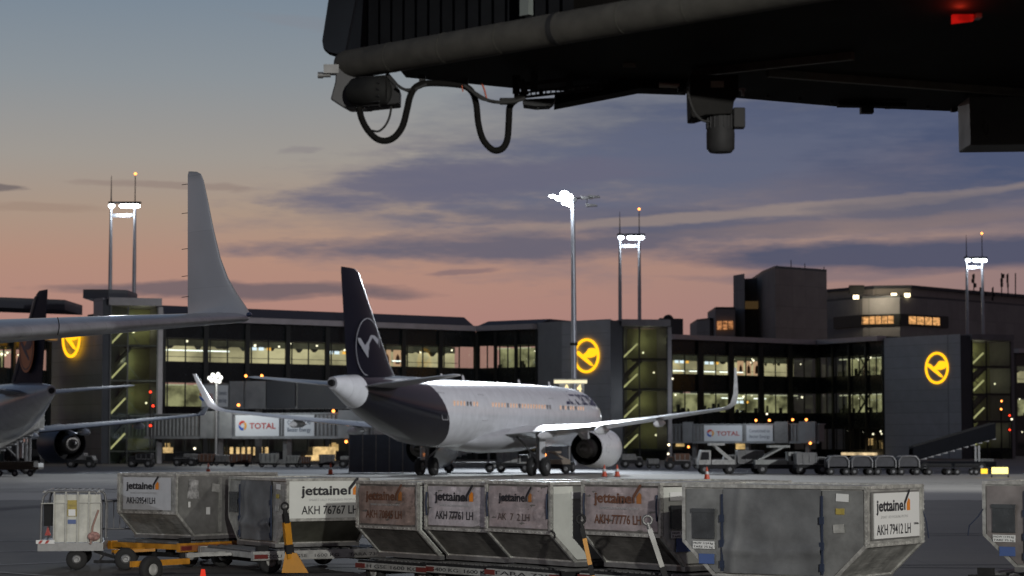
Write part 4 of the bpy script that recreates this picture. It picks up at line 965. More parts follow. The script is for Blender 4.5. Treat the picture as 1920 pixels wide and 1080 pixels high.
# service vehicles
def truck(label, x, yg, w, h, m, cabside=1, group=None, box=True, beacon=None, D=None):
    T, s_ = px_thing('service_truck', label, 'service vehicle', x, yg, group, 0, D); W_, Hh = w/s_, h/s_
    cs = cabside
    MB().box((0, .9, .5), (W_, 1.7, .28)).build('chassis', m_dark, T, bev=.04)
    if box:
        b = MB().box((-cs*W_*.16, .9, .64+(Hh-.64)/2), (W_*.62, 1.8, Hh-.66)).build('cargo_box', m, T, bev=.05)
        mb = MB()
        for i in range(4): mb.box((-cs*W_*.16+(-.5+i/3)*W_*.6, -.02, .64+(Hh-.64)/2), (.05, .05, Hh-.8))
        mb.box((-cs*W_*.16, -.02, .70), (W_*.6, .05, .06)).build('box_ribs', m_steel, b)
    else:
        MB().box((-cs*W_*.16, .9, .8), (W_*.62, 1.7, .3)).bar((-cs*W_*.42, .1, .9), (cs*W_*.1, .1, Hh), .12).bar((-cs*W_*.42, 1.7, .9), (cs*W_*.1, 1.7, Hh), .12).box((cs*W_*.0, .9, Hh), (W_*.4, 1.8, .15)).build('lift_platform', m, T)
    c = Hh*.8
    prof = [(cs*W_*.17, .1, .6), (cs*W_*.5, .1, .6), (cs*W_*.5, .1, c*.55), (cs*W_*.43, .1, c), (cs*W_*.17, .1, c)]
    cb = MB().prism(prof, (0, 1.6, 0)).build('cab', m, T, bev=.04)
    MB().prism([(cs*W_*.22, .08, c*.6), (cs*W_*.46, .08, c*.6), (cs*W_*.41, .08, c*.93), (cs*W_*.22, .08, c*.93)], (0, .03, 0)).build('window', m_dark, cb)
    for u in (-.34, .33):
        for yy in (.12, 1.68): wheel(u*W_, yy, .33, .33, .22, T, axis='y')
    if beacon: MB().sphere((cs*W_*.3, .9, c+.12), .12, 6).build('beacon', beacon, T)
    return T
grp = 'service vehicles along the terminal'
truck('boxy catering vehicle with a bright rear lamp beneath the white airliner', 962, 886, 66, 42, m_dirtywhite, 1, grp, True)
truck('service vehicle with an orange beacon between the main gear and the engine', 1040, 888, 62, 40, mat('beige_truck_paint', (.34, .28, .22), .5, 0, .3, 2), -1, grp, False, m_beacon)
truck('white loader with raised platform at the left end of the right-hand vehicle row', 1345, 889, 70, 56, m_dirtywhite, -1, grp, False)
truck('grey box truck in the right-hand vehicle row below the TOTAL advert', 1395, 888, 80, 44, m_greybox, -1, grp, True)
truck('pale container loader in the right-hand row right of the grey box truck', 1462, 889, 96, 52, m_lightbox, 1, grp, False)
truck('dark baggage tug with a cab in the right-hand row', 1522, 890, 60, 42, m_greybox, 1, grp, True)
truck('dark box truck left of the orange-disc airliner engine', 40, 880, 70, 46, m_dark, 1, grp, True)
truck('low dark tug parked below the left stair tower', 345, 874, 40, 18, m_dark, 1, grp, True)
def covered_cart(label, x, yg, w, h, group='covered baggage carts in a row on the right'):
    T, s_ = px_thing('baggage_cart', label, 'baggage cart', x, yg, group); W_, Hh = w/s_, h/s_
    MB().box((0, .8, .5), (W_, 1.5, .14)).build('deck', m_dark, T)
    arch = [(-W_/2, 0, .5), (-W_/2, 0, Hh-.3), (-W_/2+.2, 0, Hh-.03), (0, 0, Hh), (W_/2-.2, 0, Hh-.03), (W_/2, 0, Hh-.3), (W_/2, 0, .5)]
    for yy in (0, 1.5): MB().tube([(x_, yy, z_) for x_, y_, z_ in arch], .06, 8).build('arch_frame', m_steel, T)
    MB().prism([(x_*.97, .05, z_-.03) for x_, y_, z_ in arch], (0, 1.4, 0)).build('cover', mat('dark_cart_cover', (.06, .06, .065), .7, 0, .3, 3), T)
    for u in (-.38, .38):
        for yy in (.05, 1.45): wheel(u*W_, yy, .24, .24, .14, T, axis='y')
for i, lab in enumerate(('covered baggage cart, first from the left of the dark row', 'covered baggage cart, second from the left of the dark row', 'covered baggage cart, third from the left of the dark row', 'covered baggage cart, last of the dark row near the stairs')):
    covered_cart(lab, 1572+i*44, 891, 38, 36)
for lab, x, yg, w, h, m_, cs_ in (('dark van parked behind the airliner nose gear', 1000, 879, 44, 30, m_dark, -1), ('small grey van at the foot of the middle tower', 1186, 877, 40, 26, m_greybox, 1),
    ('brown-sided truck between the middle tower and the right bridge', 1272, 880, 46, 30, m_brown, -1), ('small white van right of the dark boxes near the right tower', 1655, 880, 40, 24, m_dirtywhite, 1),
    ('grey truck parked left of the left stair tower', 150, 877, 52, 28, m_greybox, 1), ('dark van at the foot of the left stair tower', 262, 876, 46, 26, m_dark, -1), ('pale van parked left of the blast screens', 655, 877, 36, 22, m_lightbox, 1)):
    truck(lab, x, yg, w, h, m_, cs_, grp, True)
for lab, x, yg, w, h, m_ in (('small grey freight box right of the middle tower', 1225, 878, 22, 18, m_greybox), ('brown freight box under the right bridge supports', 1420, 876, 26, 22, m_brown), ('pale freight box at the far right below the tower', 1850, 880, 26, 20, m_lightbox),
    ('grey freight box beside the brown-sided truck', 1312, 879, 20, 20, m_lightbox)):
    crate(lab, x, yg, w, h, m_, 'freight boxes parked along the right side')
def flat_dolly(label, x, yg, w):
    T, s_ = px_thing('cargo_dolly', label, 'dolly', x, yg, 'empty flat dollies on the far right'); W_ = w/s_
    MB().box((0, .8, .55), (W_, 1.5, .12)).box((0, 0, .68), (W_, .08, .14)).build('deck', m_dark, T)
    for u in (-.4, .4):
        for yy in (.05, 1.45): wheel(u*W_, yy, .22, .22, .14, T, axis='y')
flat_dolly('empty flat dolly right of the covered carts', 1760, 891, 46); flat_dolly('empty flat dolly second right of the covered carts', 1812, 891, 44)
T, s_ = px_thing('cargo_dolly', 'dark loaded dolly at the far left edge in front of the stairs', 'dolly', 28, 893)
MB().box((0, .8, .5), (88/s_, 1.5, .14)).box((0, .8, .75), (70/s_, 1.3, .35)).build('deck', mat('brown_cargo', (.06, .045, .03), .8, 0, .4, 2), T)
for u in (-.8, .0, .8): wheel(u*1.2, .1, .2, .2, .12, T, axis='y')
# lit yellow taxiway sign
T, s_ = px_thing('guidance_sign', 'small glowing yellow sign box on the ground near the right edge', 'sign', 1875, 895)
MB().box((0, .15, .42), (36/s_*.8, .3, 12/s_)).build('lit_panel', emit('yellow_sign_glow', (1.0, .82, .25), 2.2), T)
MB().box((-.95, .15, .38), (.35, .25, .3)).build('side_lamp', emit('amber_sign_glow', (1.0, .62, .05), 1.6), T)
for u in (-.5, .5): MB().box((u, .15, .07), (.08, .1, .14)).build('leg', m_dark, T)
# tall slim signs, railings right of the terminal
for lab, x, y, m_, D_ in (('orange work light high on the right stair tower', 1878, 752, m_beacon, 276), ('amber work light below the high one on the right tower', 1877, 767, m_beacon, 276), ('red signal light at the right side of the right tower', 1893, 779, m_redlamp, 276),
                      ('lower red signal light on the right tower', 1893, 806, m_redlamp, 276), ('white signal light at the right edge of the right tower', 1897, 786, m_lampwarm2, 276),
                      ('upper red signal light on the left tower pillar', 282, 735, m_redlamp, 215), ('middle red signal light on the left tower pillar', 287, 761, m_redlamp, 215), ('lower red signal light on the left tower pillar', 282, 798, m_redlamp, 215),
                      ('small warm lamp under the left bridge', 365, 841, m_lampwarm2, 213), ('small warm lamp beside the left engine', 76, 831, m_lampwarm2, 180), ('small warm lamp at the foot of the middle tower', 1253, 851, m_lampwarm2, 240),
                      ('amber lamp right of the middle tower', 1254, 834, m_lampwarm, 240), ('wide amber lamp under the right bridge', 1291, 838, m_beacon, 240), ('white lamp in the middle of the right terminal front', 1261, 710, m_lampwarm2, 280), ('small white lamp above the right bridge', 1438, 776, m_lampwarm2, 270)):
    c = P(x, y, D_); T = thing('wall_lamp', lab, 'lamp', (c.x, c.y, 0))
    MB().sphere((0, 0, c.z), .12, 7).build('bulb', m_, T); MB().box((0, .2, c.z+.02), (.3, .12, .42)).build('bracket', m_dark, T)
    MB().tube([(0, .2, 0), (0, .2, c.z)], .05, 6).build('post', m_dark, T)

# ------------------------------------------------------------------ unit load containers
def logo(par, o, right, w, m_i=m_ink, m_o=m_orange, number=None, tag_line=True, scale=1.0, num_w=None):
    """maker's wordmark with roof-shaped last letter; o = left end of the baseline, w = total width"""
    right = Vector(right); n = right.cross(Vector((0, 0, 1))); o = Vector(o)
    mt = face_mtx(o, right, (0, 0, 1))
    text('jettaine', w*.205, m_i, par, mt, w*.006, width=w*.80)
    q = lambda x, y: tuple(o+right*x*w+Vector((0, 0, y*w))+n*.001)
    mb = MB().add([q(.805, 0), q(.845, 0), q(.845, .075), q(.985, .235), q(.985, .265), q(.945, .265), q(.805, .105)], [tuple(range(7))])
    mb.build('wordmark_roof', m_i, par)
    MB().add([q(.885, -.005), q(.985, -.005), q(.985, .125), q(.945, .155), q(.885, .09)], [tuple(range(5))]).build('wordmark_door', m_o, par)
    if tag_line: text('SMART ULD POOLING PEOPLE', w*.05, m_grayink, par, face_mtx(o+Vector((0, 0, -.095*w))+right*w*.12, right, (0, 0, 1)), 0, width=w*.8)
    if number: text(number, w*.185, m_i, par, face_mtx(o+Vector((0, 0, -.30*w)), right, (0, 0, 1)), .0015, width=num_w or w*.95)
HWT, HWB, HD, HH, ZK = 1.22, .79, .765, 1.14, .47
def akh(label, px, D, phi, deck, side, shell, front, panel_m, number, kind, tint=None, logo_w=1.0, curt=None):
    """side: -1 labelled outboard panel on local -X, +1 on +X; px,D: the near corner between door face and that panel; kind of door face"""
    c, s_ = cos(phi), sin(phi); cv = ground_pt(px, D)
    lx, ly = side*HWT, -HD
    T = thing('cargo_container', label, 'cargo container', (cv.x-(c*lx-s_*ly), cv.y-(s_*lx+c*ly), deck), phi, 'contoured aluminium air cargo containers on dollies')
    pr = [(-HWB, .06), (HWB, .06), (HWT, ZK), (HWT, HH), (-HWT, HH), (-HWT, ZK)]
    MB().prism([(x, -HD+.03, z) for x, z in pr], (0, 2*HD-.06, 0)).build('shell', shell, T)
    fr = MB()
    for y in (-HD+.015, HD-.015):
        for i in range(6):
            a, b = pr[i], pr[(i+1) % 6]; fr.bar((a[0]*1.003, y, a[1]), (b[0]*1.003, y, b[1]), .045)
    for x, z in pr: fr.bar((x*1.003, -HD, z), (x*1.003, HD, z), .045)
    for i in range(17):
        y = -HD+.02+i*(2*HD-.04)/16
        for z in (ZK, HH): fr.box((side*(HWT*1.003+.024), y, z), (.012, .016, .016))
    for i in range(13):
        for y in (-HD+.0, HD-.0): fr.box((side*(HWT*1.003+.024), y, ZK+i*(HH-ZK)/12), (.012, .016, .016))
        fr.box((side*HWT*1.0, -HD-.012, ZK+i*(HH-ZK)/12), (.016, .012, .016))
    fr.build('edge_frame', mat('bright_edge_metal', (.50, .50, .47), .35, .4, .5, 9), T)
    MB().box((0, 0, .03), (2*HWB+.06, 2*HD+.04, .06)).build('base_plate', m_steel, T)
    # labelled outboard side panel
    pm = panel_m
    zc, hp = (ZK+HH)/2, HH-ZK
    if kind == 'fulllabel':
        lp = MB().box((side*(HWT+.012), 0, zc), (.02, 2*HD-.06, hp-.05)).build('label_panel', pm, T)
    else:
        k = logo_w
        # slightly crumpled protective sheet over the placard
        mb = MB(); nx, nz = 18, 9; y0, y1, z0, z1 = -k*.66, k*.66, zc-hp*.5+.05, zc+hp*.5-.05
        rr = random.Random(hash(label) % 99)
        ph = [rr.uniform(0, 6) for _ in range(6)]
        vs = [(side*(HWT+.014+.011*(sin(9*(y0+(y1-y0)*i/nx)+ph[0]+5*j/nz)+.6*sin(17*j/nz+ph[1]+7*i/nx))*(1 if kind == 'sheet' else .0)), y0+(y1-y0)*i/nx, z0+(z1-z0)*j/nz) for j in range(nz+1) for i in range(nx+1)]
        mb.add(vs, [(j*(nx+1)+i, j*(nx+1)+i+1, (j+1)*(nx+1)+i+1, (j+1)*(nx+1)+i) for j in range(nz) for i in range(nx)], True)
        lp = mb.build('label_panel', pm, T)
    R_ = Vector((0, side, 0))            # text runs left to right as seen from outside
    xo = side*(HWT+.030)
    if number:
        lw = {'fulllabel': 1.05, 'sheet': .86, 'plate': .9}[kind]*logo_w
        st = {'fulllabel': -.5, 'sheet': -.5, 'plate': -.52}[kind]
        if tint: mi, mo = tint
        else: mi, mo = m_ink, m_orange
        logo(lp, (xo, side*st, zc+.08), R_, lw, mi, mo, number, True, num_w=lw*(.98 if kind != 'plate' else .88))
    # door face (local -Y)
    yf = -HD-.004
    def plate(name, pts, m, off=0, th=.012): return MB().prism([(x, yf-off, z) for x, z in pts], (0, th, 0)).build(name, m, T)
    if front == 'curtain':
        plate('front_panel', [(-HWB, .1), (-.66, .1), (-.66, HH-.04), (-HWT+.03, HH-.04), (-HWT+.03, ZK)], curt or m_alu)
        plate('front_panel', [(HWB, .1), (.66, .1), (.66, HH-.04), (HWT-.03, HH-.04), (HWT-.03, ZK)], curt or m_alu)
        mb = MB(); nx, nz = 40, 24
        def dz(u, v):
            return .010*sin(14*u+2*v)*(1-v)+.014*sin(5*u+9*v)+.045*math.exp(-((v-.24-.1*abs(u-.5))/.06)**2)*(.3+.7*abs(sin(4*u+1)))+.02*math.exp(-((u-.08-.1*v)/.04)**2)
        vs = [(-.66+1.32*i/nx, yf-.012-dz(i/nx, j/nz), .1+(HH-.13)*j/nz) for j in range(nz+1) for i in range(nx+1)]
        mb.add(vs, [(j*(nx+1)+i, j*(nx+1)+i+1, (j+1)*(nx+1)+i+1, (j+1)*(nx+1)+i) for j in range(nz) for i in range(nx)], True)
        mb.build('door_curtain', m_curtain, T)
        for x in (-.67, .67):
            sb = MB()
            for z in (.2, .45, .75): sb.box((x, yf-.04, z), (.05, .03, .09))
            sb.bar((x, yf-.03, .12), (x, yf-.03, HH-.1), .022).build('strap', mat('navy_strap', (.02, .03, .06), .7), T)
    else:
        plate('front_panel', [(-HWB, .1), (HWB, .1), (HWT-.03, ZK), (HWT-.03, HH-.04), (-HWT+.03, HH-.04), (-HWT+.03, ZK)], front)
        for x in (-.2, .55): MB().bar((x, yf-.012, .12), (x, yf-.012, HH-.06), .05, .03).build('door_post', m_alu, T)
        MB().tube([(.62, yf-.03, .55), (.62, yf-.05, .65), (.62, yf-.05, .85), (.62, yf-.03, .95)], .012, 6).build('door_handle', mat('navy_strap', (.02, .03, .06), .7), T)
    return T
def pouch(T, x0, x1, z0, z1, face='front', labels=True, par=None):
    yf = -HD-.02
    p = MB().box(((x0+x1)/2, yf-.012, (z0+z1)/2), (x1-x0, .02, z1-z0)).box(((x0+x1)/2, yf-.02, z1-.02), (x1-x0+.02, .03, .05)).build('document_pouch', mat('smoky_plastic', (.06, .065, .07), .25, 0, .3, 4), T)
    if labels:
        w = MB().box(((x0+x1)/2, yf-.012, z0-.075), (x1-x0, .012, .09)).build('weight_label', m_label, T)
        text('MGW 1134 kg', .035, m_ink, w, face_mtx((x0+.01, yf-.021, z0-.065), (1, 0, 0), (0, 0, 1)), 0, width=(x1-x0)*.9)
        text('TARE 75 kg', .035, m_ink, w, face_mtx((x0+.01, yf-.021, z0-.108), (1, 0, 0), (0, 0, 1)), 0, width=(x1-x0)*.9)
        MB().box(((x0+x1)/2+.04, yf-.012, z0-.24), ((x1-x0)*.7, .012, .12)).build('blue_sticker', m_bluelab, T)
m_foil = mat('pinkish_worn_sheet', (.42, .36, .365), .38, .1, .35, 6, .2, .5, .3)
m_foil2 = mat('rust_stained_sheet', (.34, .255, .225), .42, .1, .55, 5, .2, .5, .3)
m_foil3 = mat('pale_lilac_sheet', (.50, .46, .48), .38, .1, .35, 6, .2, .5, .3)
m_whitefront = mat('clean_white_sheet', (.60, .62, .58), .4, 0, .12, 3)
for m_ in (m_foil, m_foil2, m_foil3): scratch(m_, .45, (3, 3, 9))
m_rust_ink = mat('faded_rust_ink', (.16, .07, .04), .6); m_rust_o = mat('faded_orange_ink', (.42, .16, .04), .6)
R36 = radians(40)
C1 = akh('cargo container numbered AKH39541LH on the yellow dolly, leftmost of the row', 333, F/107, radians(51), .47, -1, m_alu, mat('grey_front_sheet', (.27, .27, .26), .5, .5, .35, 3), mat('off_white_placard', (.52, .53, .55), .4, 0, .1, 5), 'AKH39541LH', 'plate', logo_w=.95)
MB().prism([(-1.0, -HD-.02, .72), (-.72, -HD-.02, .72), (-.74, -HD-.02, 1.04), (-.95, -HD-.02, 1.06)], (0, .01, 0)).build('torn_sticker', mat('black_white_sticker', (.03, .03, .03), .5, 0, .9, 7, 0, .5, 0, (.6, .6, .6)), C1)
C2 = akh('cargo container with a bright white full-width label numbered AKH 76767 LH', 538, F/112, radians(-60), .415, 1, mat('olive_aluminium', (.27, .27, .22), .35, .85, .5, 1.6, .2), 'curtain', mat('bright_white_placard', (.72, .74, .70), .4, 0, .05, 3), 'AKH 76767 LH', 'fulllabel', logo_w=1.02, curt=m_alu)
pouch(C2, -1.10, -.80, .55, .9, labels=False)
C3 = akh('cargo container with a brown rust-stained label numbered AKH 70845 LH', 785, F/126, R36, .43, -1, m_alu_dark, m_whitefront, m_foil2, 'AKH 70845 LH', 'sheet', (m_rust_ink, m_rust_o), logo_w=1.06)
C4 = akh('cargo container with a pale pinkish label numbered AKH 77761 LH', 922, F/131, R36, .45, -1, m_alu_dark, m_whitefront, m_foil3, 'AKH 77761 LH', 'sheet', logo_w=1.04)
C5 = akh('cargo container with a crumpled unreadable number and a clean white door side', 1034, F/137, radians(36), .48, -1, m_alu_dark, m_whitefront, m_foil, None, 'sheet', logo_w=1.04)
lp5 = [c for c in C5.children if c.name.startswith('label_panel')][0]
logo(lp5, (-(HWT+.03), .42, (ZK+HH)/2+.08), (0, -1, 0), .78, m_ink, m_rust_o, None, False)
text('AK  7  2 LH', .14, mat('worn_ink', (.10, .07, .06), .6), lp5, face_mtx((-(HWT+.03), .45, .62), (0, -1, 0), (0, 0, 1)), 0, width=.75)
C6 = akh('cargo container with a pinkish label numbered AKH 77776 LH beside the leaning grey tow bar', 1240, F/144, radians(40), .50, -1, m_alu_dark, m_whitefront, m_foil, 'AKH 77776 LH', 'sheet', (m_rust_ink, m_rust_o), logo_w=1.08)
pouch(C6, -1.08, -.72, .56, .86)
C7 = akh('large grey cargo container with white label numbered AKH 79412 LH, nearest of the row', 1622, F/161, radians(-35), .52, 1, m_alu, 'curtain', mat('grey_side_sheet', (.26, .26, .25), .4, .6, .3, 2.5), None, 'plate', curt=mat('grey_front_sheet2', (.24, .245, .24), .45, .3, .4, 3, .3))
pl = MB().box((HWT+.022, .02, (ZK+HH)/2), (.014, 1.22, .53)).build('label_plate', m_label, C7)
logo(pl, (HWT+.031, -.54, .86), (0, 1, 0), .92, m_ink, m_orange, 'AKH 79412 LH', True, num_w=.92)
text('LUFTHANSA', .035, m_ink, pl, face_mtx((HWT+.031, .47, .68), (0, 1, 0), (0, 0, 1)), 0, width=.13)
pouch(C7, -1.08, -.78, .50, .86)
C8 = akh('cargo container half cut off by the right edge with a dark document window', 2198, F/150, radians(-31), .52, 1, m_alu, 'curtain', m_alu_dark, None, 'plate', curt=mat('pinkish_front_sheet', (.30, .27, .26), .4, .5, .3, 3))
pouch(C8, -1.10, -.80, .50, .86)
MB().tube([(-1.23, -HD-.02, .8), (-1.30, -HD-.02, .7), (-1.42, -HD-.02, .58), (-1.44, -HD-.02, .45)], .008, 6).build('strap', mat('navy_strap', (.02, .03, .06), .7), C8)
MB().tube([(HWT+.02, HD-.02, .85), (HWT+.05, HD+.02, .7), (HWT+.06, HD+.06, .5)], .008, 6).build('strap', mat('navy_strap', (.02, .03, .06), .7), C7)
def strapline(T, ys=( -HD+.03,)):
    for y in ys: MB().tube([(-(HWT+.03), y, 1.0), (-(HWT+.06), y-.02, .85), (-(HWT+.03), y, .66)], .014, 6).build('strap', mat('navy_strap', (.02, .03, .06), .7), T)
for T in (C4, C5, C6): strapline(T, (-HD+.06, HD-.06))

rs_ = random.Random(5)
def sticker(T, x, z, w, h, m, yo=0, tilt=0):
    M = Matrix.Rotation(tilt, 3, 'Y'); MB().box((x, -HD-.022-yo, z), (w, .008, h), m=M).build('sticker', m, T)
m_yel = mat('faded_yellow_sticker', (.42, .33, .08), .6, 0, .3, 20)
for T in (C1, C7, C8, C2):
    sticker(T, .93, 1.02, .16, .09, m_label, 0, .05); sticker(T, .90, .86, .11, .07, m_yel)
    sticker(T, .88, .66, .14, .10, m_dirtywhite, 0, -.08)
sticker(C1, -.3, .9, .22, .14, m_dirtywhite, 0, .1); sticker(C1, -.5, .5, .09, .13, m_label); sticker(C1, -.95, .62, .05, .1, m_label)
sticker(C5, -.75, .98, .3, .1, m_label); sticker(C6, -.95, .98, .28, .11, m_label); sticker(C6, -.9, .4, .16, .12, m_bluelab)
for T in (C3, C4): sticker(T, -1.05, 1.0, .12, .14, m_label)
# ------------------------------------------------------------------ dollies
def dolly(label, C, deckz, m_f, rail_text=None, towbar=None, long=3.0, wide=1.75, off=0.0, ax='x', m_rail=None, fork=True):
    """under container C; long axis along local X or Y of the container"""
    T = thing('container_dolly', label, 'dolly', (C.location.x, C.location.y, 0), C.rotation_euler.z+(0 if ax == 'x' else pi/2), 'container dollies')
    hl, hw = long/2, wide/2
    fr = MB()
    for y in (-hw, hw): fr.bar((-hl, y, deckz-.10), (hl, y, deckz-.10), .09, .15)
    for i in range(7): fr.bar((-hl+.05+i*(long-.1)/6, -hw, deckz-.09), (-hl+.05+i*(long-.1)/6, hw, deckz-.09), .08, .09)
    fr.build('deck_frame', m_f, T)
    ro = MB()
    for i in range(14): ro.tube([(-hl+.15+i*(long-.3)/13, -hw+.08, deckz-.03), (-hl+.15+i*(long-.3)/13, hw-.08, deckz-.03)], .028, 8)
    ro.build('roller_bed', m_steel, T)
    for sy in (-1, 1):
        r = MB().bar((-hl, sy*(hw+.055), deckz-.11), (hl, sy*(hw+.055), deckz-.11), .015, .10).build('side_rail', m_rail or m_dirtywhite, T)
        for i in (-.9, .9): MB().bar((hl*i-.12, sy*(hw+.068), deckz-.11), (hl*i+.12, sy*(hw+.068), deckz-.11), .01, .07).build('reflector', mat('red_reflector', (.16, .025, .02), .4), r)
        if rail_text:
            ml = m_ink
            text(rail_text, .075, ml, r, face_mtx((-hl+.15 if sy < 0 else hl-.15, sy*(hw+.068), deckz-.135), (-sy*1.0*(1), 0, 0), (0, 0, 1)), .0, width=long*.8)
    for x in (-hl*.72, hl*.72):
        ax_ = MB().bar((x, -hw+.1, .2), (x, hw-.1, .2), .08).bar((x, -.3, .2), (x, -.3, deckz-.15), .12).bar((x, .3, .2), (x, .3, deckz-.15), .12).build('axle', m_dark, T)
        for y in (-hw+.12, hw-.12): wheel(x, y, .2, .2, .13, ax_, axis='y', m_h=m_dirtywhite)
    if fork: MB().bar((-hl, 0, .3), (-hl-.7, 0, .28), .07).bar((-hl, -.3, .3), (-hl-.5, 0, .28), .05).bar((-hl, .3, .3), (-hl-.5, 0, .28), .05).build('drawbar', m_f, T)
    for x in (-hl*.85, hl*.85): MB().box((x, -hw+.05, deckz+.02), (.2, .1, .09)).build('end_stop', m_dark, T)
    return T
d1 = dolly('yellow container dolly with one big grey-rimmed wheel under the leftmost container', C1, .45, m_yellow, None, long=2.6, wide=1.8, m_rail=mat('orange_red_rail', (.36, .13, .04), .6, 0, .6, 3))
d2 = dolly('white container dolly with lettered rails under the bright white labelled container', C2, .40, m_dirtywhite, 'ACCU LH GSE   1600 KG     TARA 735', long=2.7, ax='y', wide=2.3)
d3 = dolly('dark container dolly with a lettered rail under the rust-stained label container', C3, .41, m_dark, 'LH GSE 1600 KG', ax='y', long=1.7, wide=2.2, fork=False)
d4 = dolly('dark container dolly under the pale pinkish label container', C4, .43, m_dark, '5400 KG  1600 KG', ax='y', long=1.7, wide=2.2, fork=False)
d5 = dolly('dark container dolly under the container with the clean white door side', C5, .46, m_dark, 'TARA 735', ax='y', long=1.7, wide=2.2, fork=False)
d6 = dolly('dark container dolly under the container beside the leaning grey tow bar', C6, .48, m_dark, None, ax='y', long=1.8, wide=2.2, fork=False)
d7 = dolly('container dolly hidden low under the nearest grey container', C7, .50, m_dark, None, long=2.8, fork=False)
d8 = dolly('container dolly under the container cut off by the right edge', C8, .50, m_dark, None, long=2.8, fork=False)
def towbar(T, top, bot, D, m1, m2, r=.04, base=None, D2=None):
    bpy.context.view_layer.update(); I = T.matrix_world.inverted()
    a, b = P(*top, D), P(*bot, D2 or D); d = b-a; q = lambda t: I @ (a+d*t)
    B = MB().bar(q(.28), q(1.0), r*2.2, r*1.6).build('tow_bar', m1, T)
    MB().bar(q(.10), q(.30), r*1.7).tube([q(0), q(.12)], [r*.6, r*.9], 8).build('tow_handle', m2, B)
    c = a; n = 14
    MB().tube([I @ (a+Vector((.055*cos(2*pi*i/n), 0, .055*sin(2*pi*i/n)+.03))) for i in range(n+1)], .018, 8).build('tow_eye', m2, B)
    MB().bar(q(.72), q(.9), r*2.5, r*1.9).build('tow_sleeve', m_dark, B)
    if base:
        p = [I @ P(x, y, D-.03) for x, y in base]; MB().prism(p, I.to_3x3() @ Vector((0, .06, 0))).build('tow_base', m1, B)
m_towy = mat('yellow_tow_paint', (.62, .27, .01), .45, 0, .15, 5)
towbar(d2, (534, 953), (544, 1048), F/118, m_towy, m_dark, .05, base=[(535, 1035), (556, 1037), (578, 1074), (528, 1074)])
towbar(d5, (1089, 978), (1113, 1090), F/146, m_towy, m_dark, .034)
towbar(d6, (1214, 980), (1252, 1095), F/152, mat('pale_grey_tow_paint', (.38, .38, .36), .5, 0, .3, 5), m_steel, .036)

# ------------------------------------------------------------------ baggage cart and railing at the left
D = 38.5; s0 = F/D; a = ground_pt(136, D)
T = thing('baggage_cart', 'small white ribbed baggage cart with rounded top and black wheels at the left', 'baggage cart', a, radians(8))
zz = lambda y: H+(HZ-y)/s0; xx = lambda x: (x-136)/s0
z0, z1 = zz(1016), zz(921)
for yy in (0, 2.0):
    MB().tube([(xx(80), yy, z0-.1), (xx(81), yy, zz(948)), (xx(84), yy, zz(930)), (xx(93), yy, z1), (xx(178), yy, z1-.01), (xx(188), yy, zz(931)), (xx(191), yy, zz(948)), (xx(191), yy, z0-.1)], .022, 8).build('frame', m_steel, T)
mb = MB()
for i in range(9): mb.bar((xx(86+i*12.5), 0, z1), (xx(86+i*12.5), 2.0, z1), .03)
mb.box(((xx(80)+xx(190))/2, 1.0, z1-.015), (xx(188)-xx(82), 1.95, .015)).build('roof', m_dirtywhite, T)
cp = mat('cream_cart_curtain', (.60, .60, .54), .6, 0, .3, 4, .3)
for i, (x0_, x1_) in enumerate(((104, 125), (126, 147), (148, 168), (169, 189))):
    mb = MB(); n = 10
    vs = [(xx(x0_+(x1_-x0_)*k/n), -.02-.02*sin(pi*k/n), z) for z in (z0+.01, z1-.05) for k in range(n+1)]
    mb.add(vs, [(k, k+1, n+2+k, n+1+k) for k in range(n)], True); mb.build('curtain_panel', cp, T)
mb = MB()
for x in (104, 125.5, 147.5, 168): mb.tube([(xx(x), -.035, z0), (xx(x), -.035, z1)], .018, 6)
mb.tube([(xx(80), -.04, zz(943)), (xx(191), -.04, zz(942))], .012, 6)
mb.build('panel_ribs', mat('pale_rib', (.5, .5, .46), .5, 0, .2, 4), T)
MB().box((xx(94), .2, zz(965)), (20/s0, .03, .38)).build('dark_opening', m_dark, T)
st_ = MB().box((xx(137), -.05, zz(952)), (17/s0, .01, 30/s0)).build('warning_sticker', mat('yellow_sticker', (.42, .32, .06), .5, 0, .5, 12), T)
MB().box((xx(137), -.058, zz(960)), (13/s0, .006, 12/s0)).build('sticker_panel', m_label, st_)
MB().box((xx(137), -.05, zz(977)), (15/s0, .01, 8/s0)).build('blue_sticker', m_bluelab, T)
MB().prism([(xx(86), .15, zz(1003)), (xx(98), .15, zz(1003)), (xx(92), .15, zz(986))], (0, .01, 0)).build('warning_triangle', m_red, T)
MB().box((xx(135), 1.0, z0-.07), (120/s0, 2.1, .14)).build('deck', m_steel, T)
ed = MB().box((xx(89), -.06, zz(1014)), (34/s0, .03, 7/s0)).build('striped_edge', m_label, T)
for k in (76, 88): MB().prism([(xx(k), -.085, zz(1017)), (xx(k+5), -.085, zz(1017)), (xx(k+9), -.085, zz(1011)), (xx(k+4), -.085, zz(1011))], (0, .01, 0)).build('red_stripe', m_red, ed)
MB().prism([(xx(90), 0, zz(1018)), (xx(190), 0, zz(1018)), (xx(190), 0, zz(1030)), (xx(108), 0, zz(1026))], (0, .06, 0)).build('skirt', m_dirtywhite, T)
for x in (146, 236): 
    for yy in (.1, 1.8): wheel(xx(x) if x < 200 else xx(200), yy, .18, .18, .12, T, axis='y') if x < 200 else None
for yy in (.1, 1.8): wheel(xx(104)-.02, yy+.0, .18, .18, .12, T, axis='y') if False else None
MB().bar((xx(178), .1, zz(1032)), (xx(245), -.1, zz(1052)), .05).bar((xx(178), .1, zz(1052)), (xx(250), -.1, zz(1052)), .05).bar((xx(200), 0, zz(1035)), (xx(185), 0, zz(1054)), .03).bar((xx(212), 0, zz(1035)), (xx(222), 0, zz(1054)), .03).build('drawbar', m_dark, T)
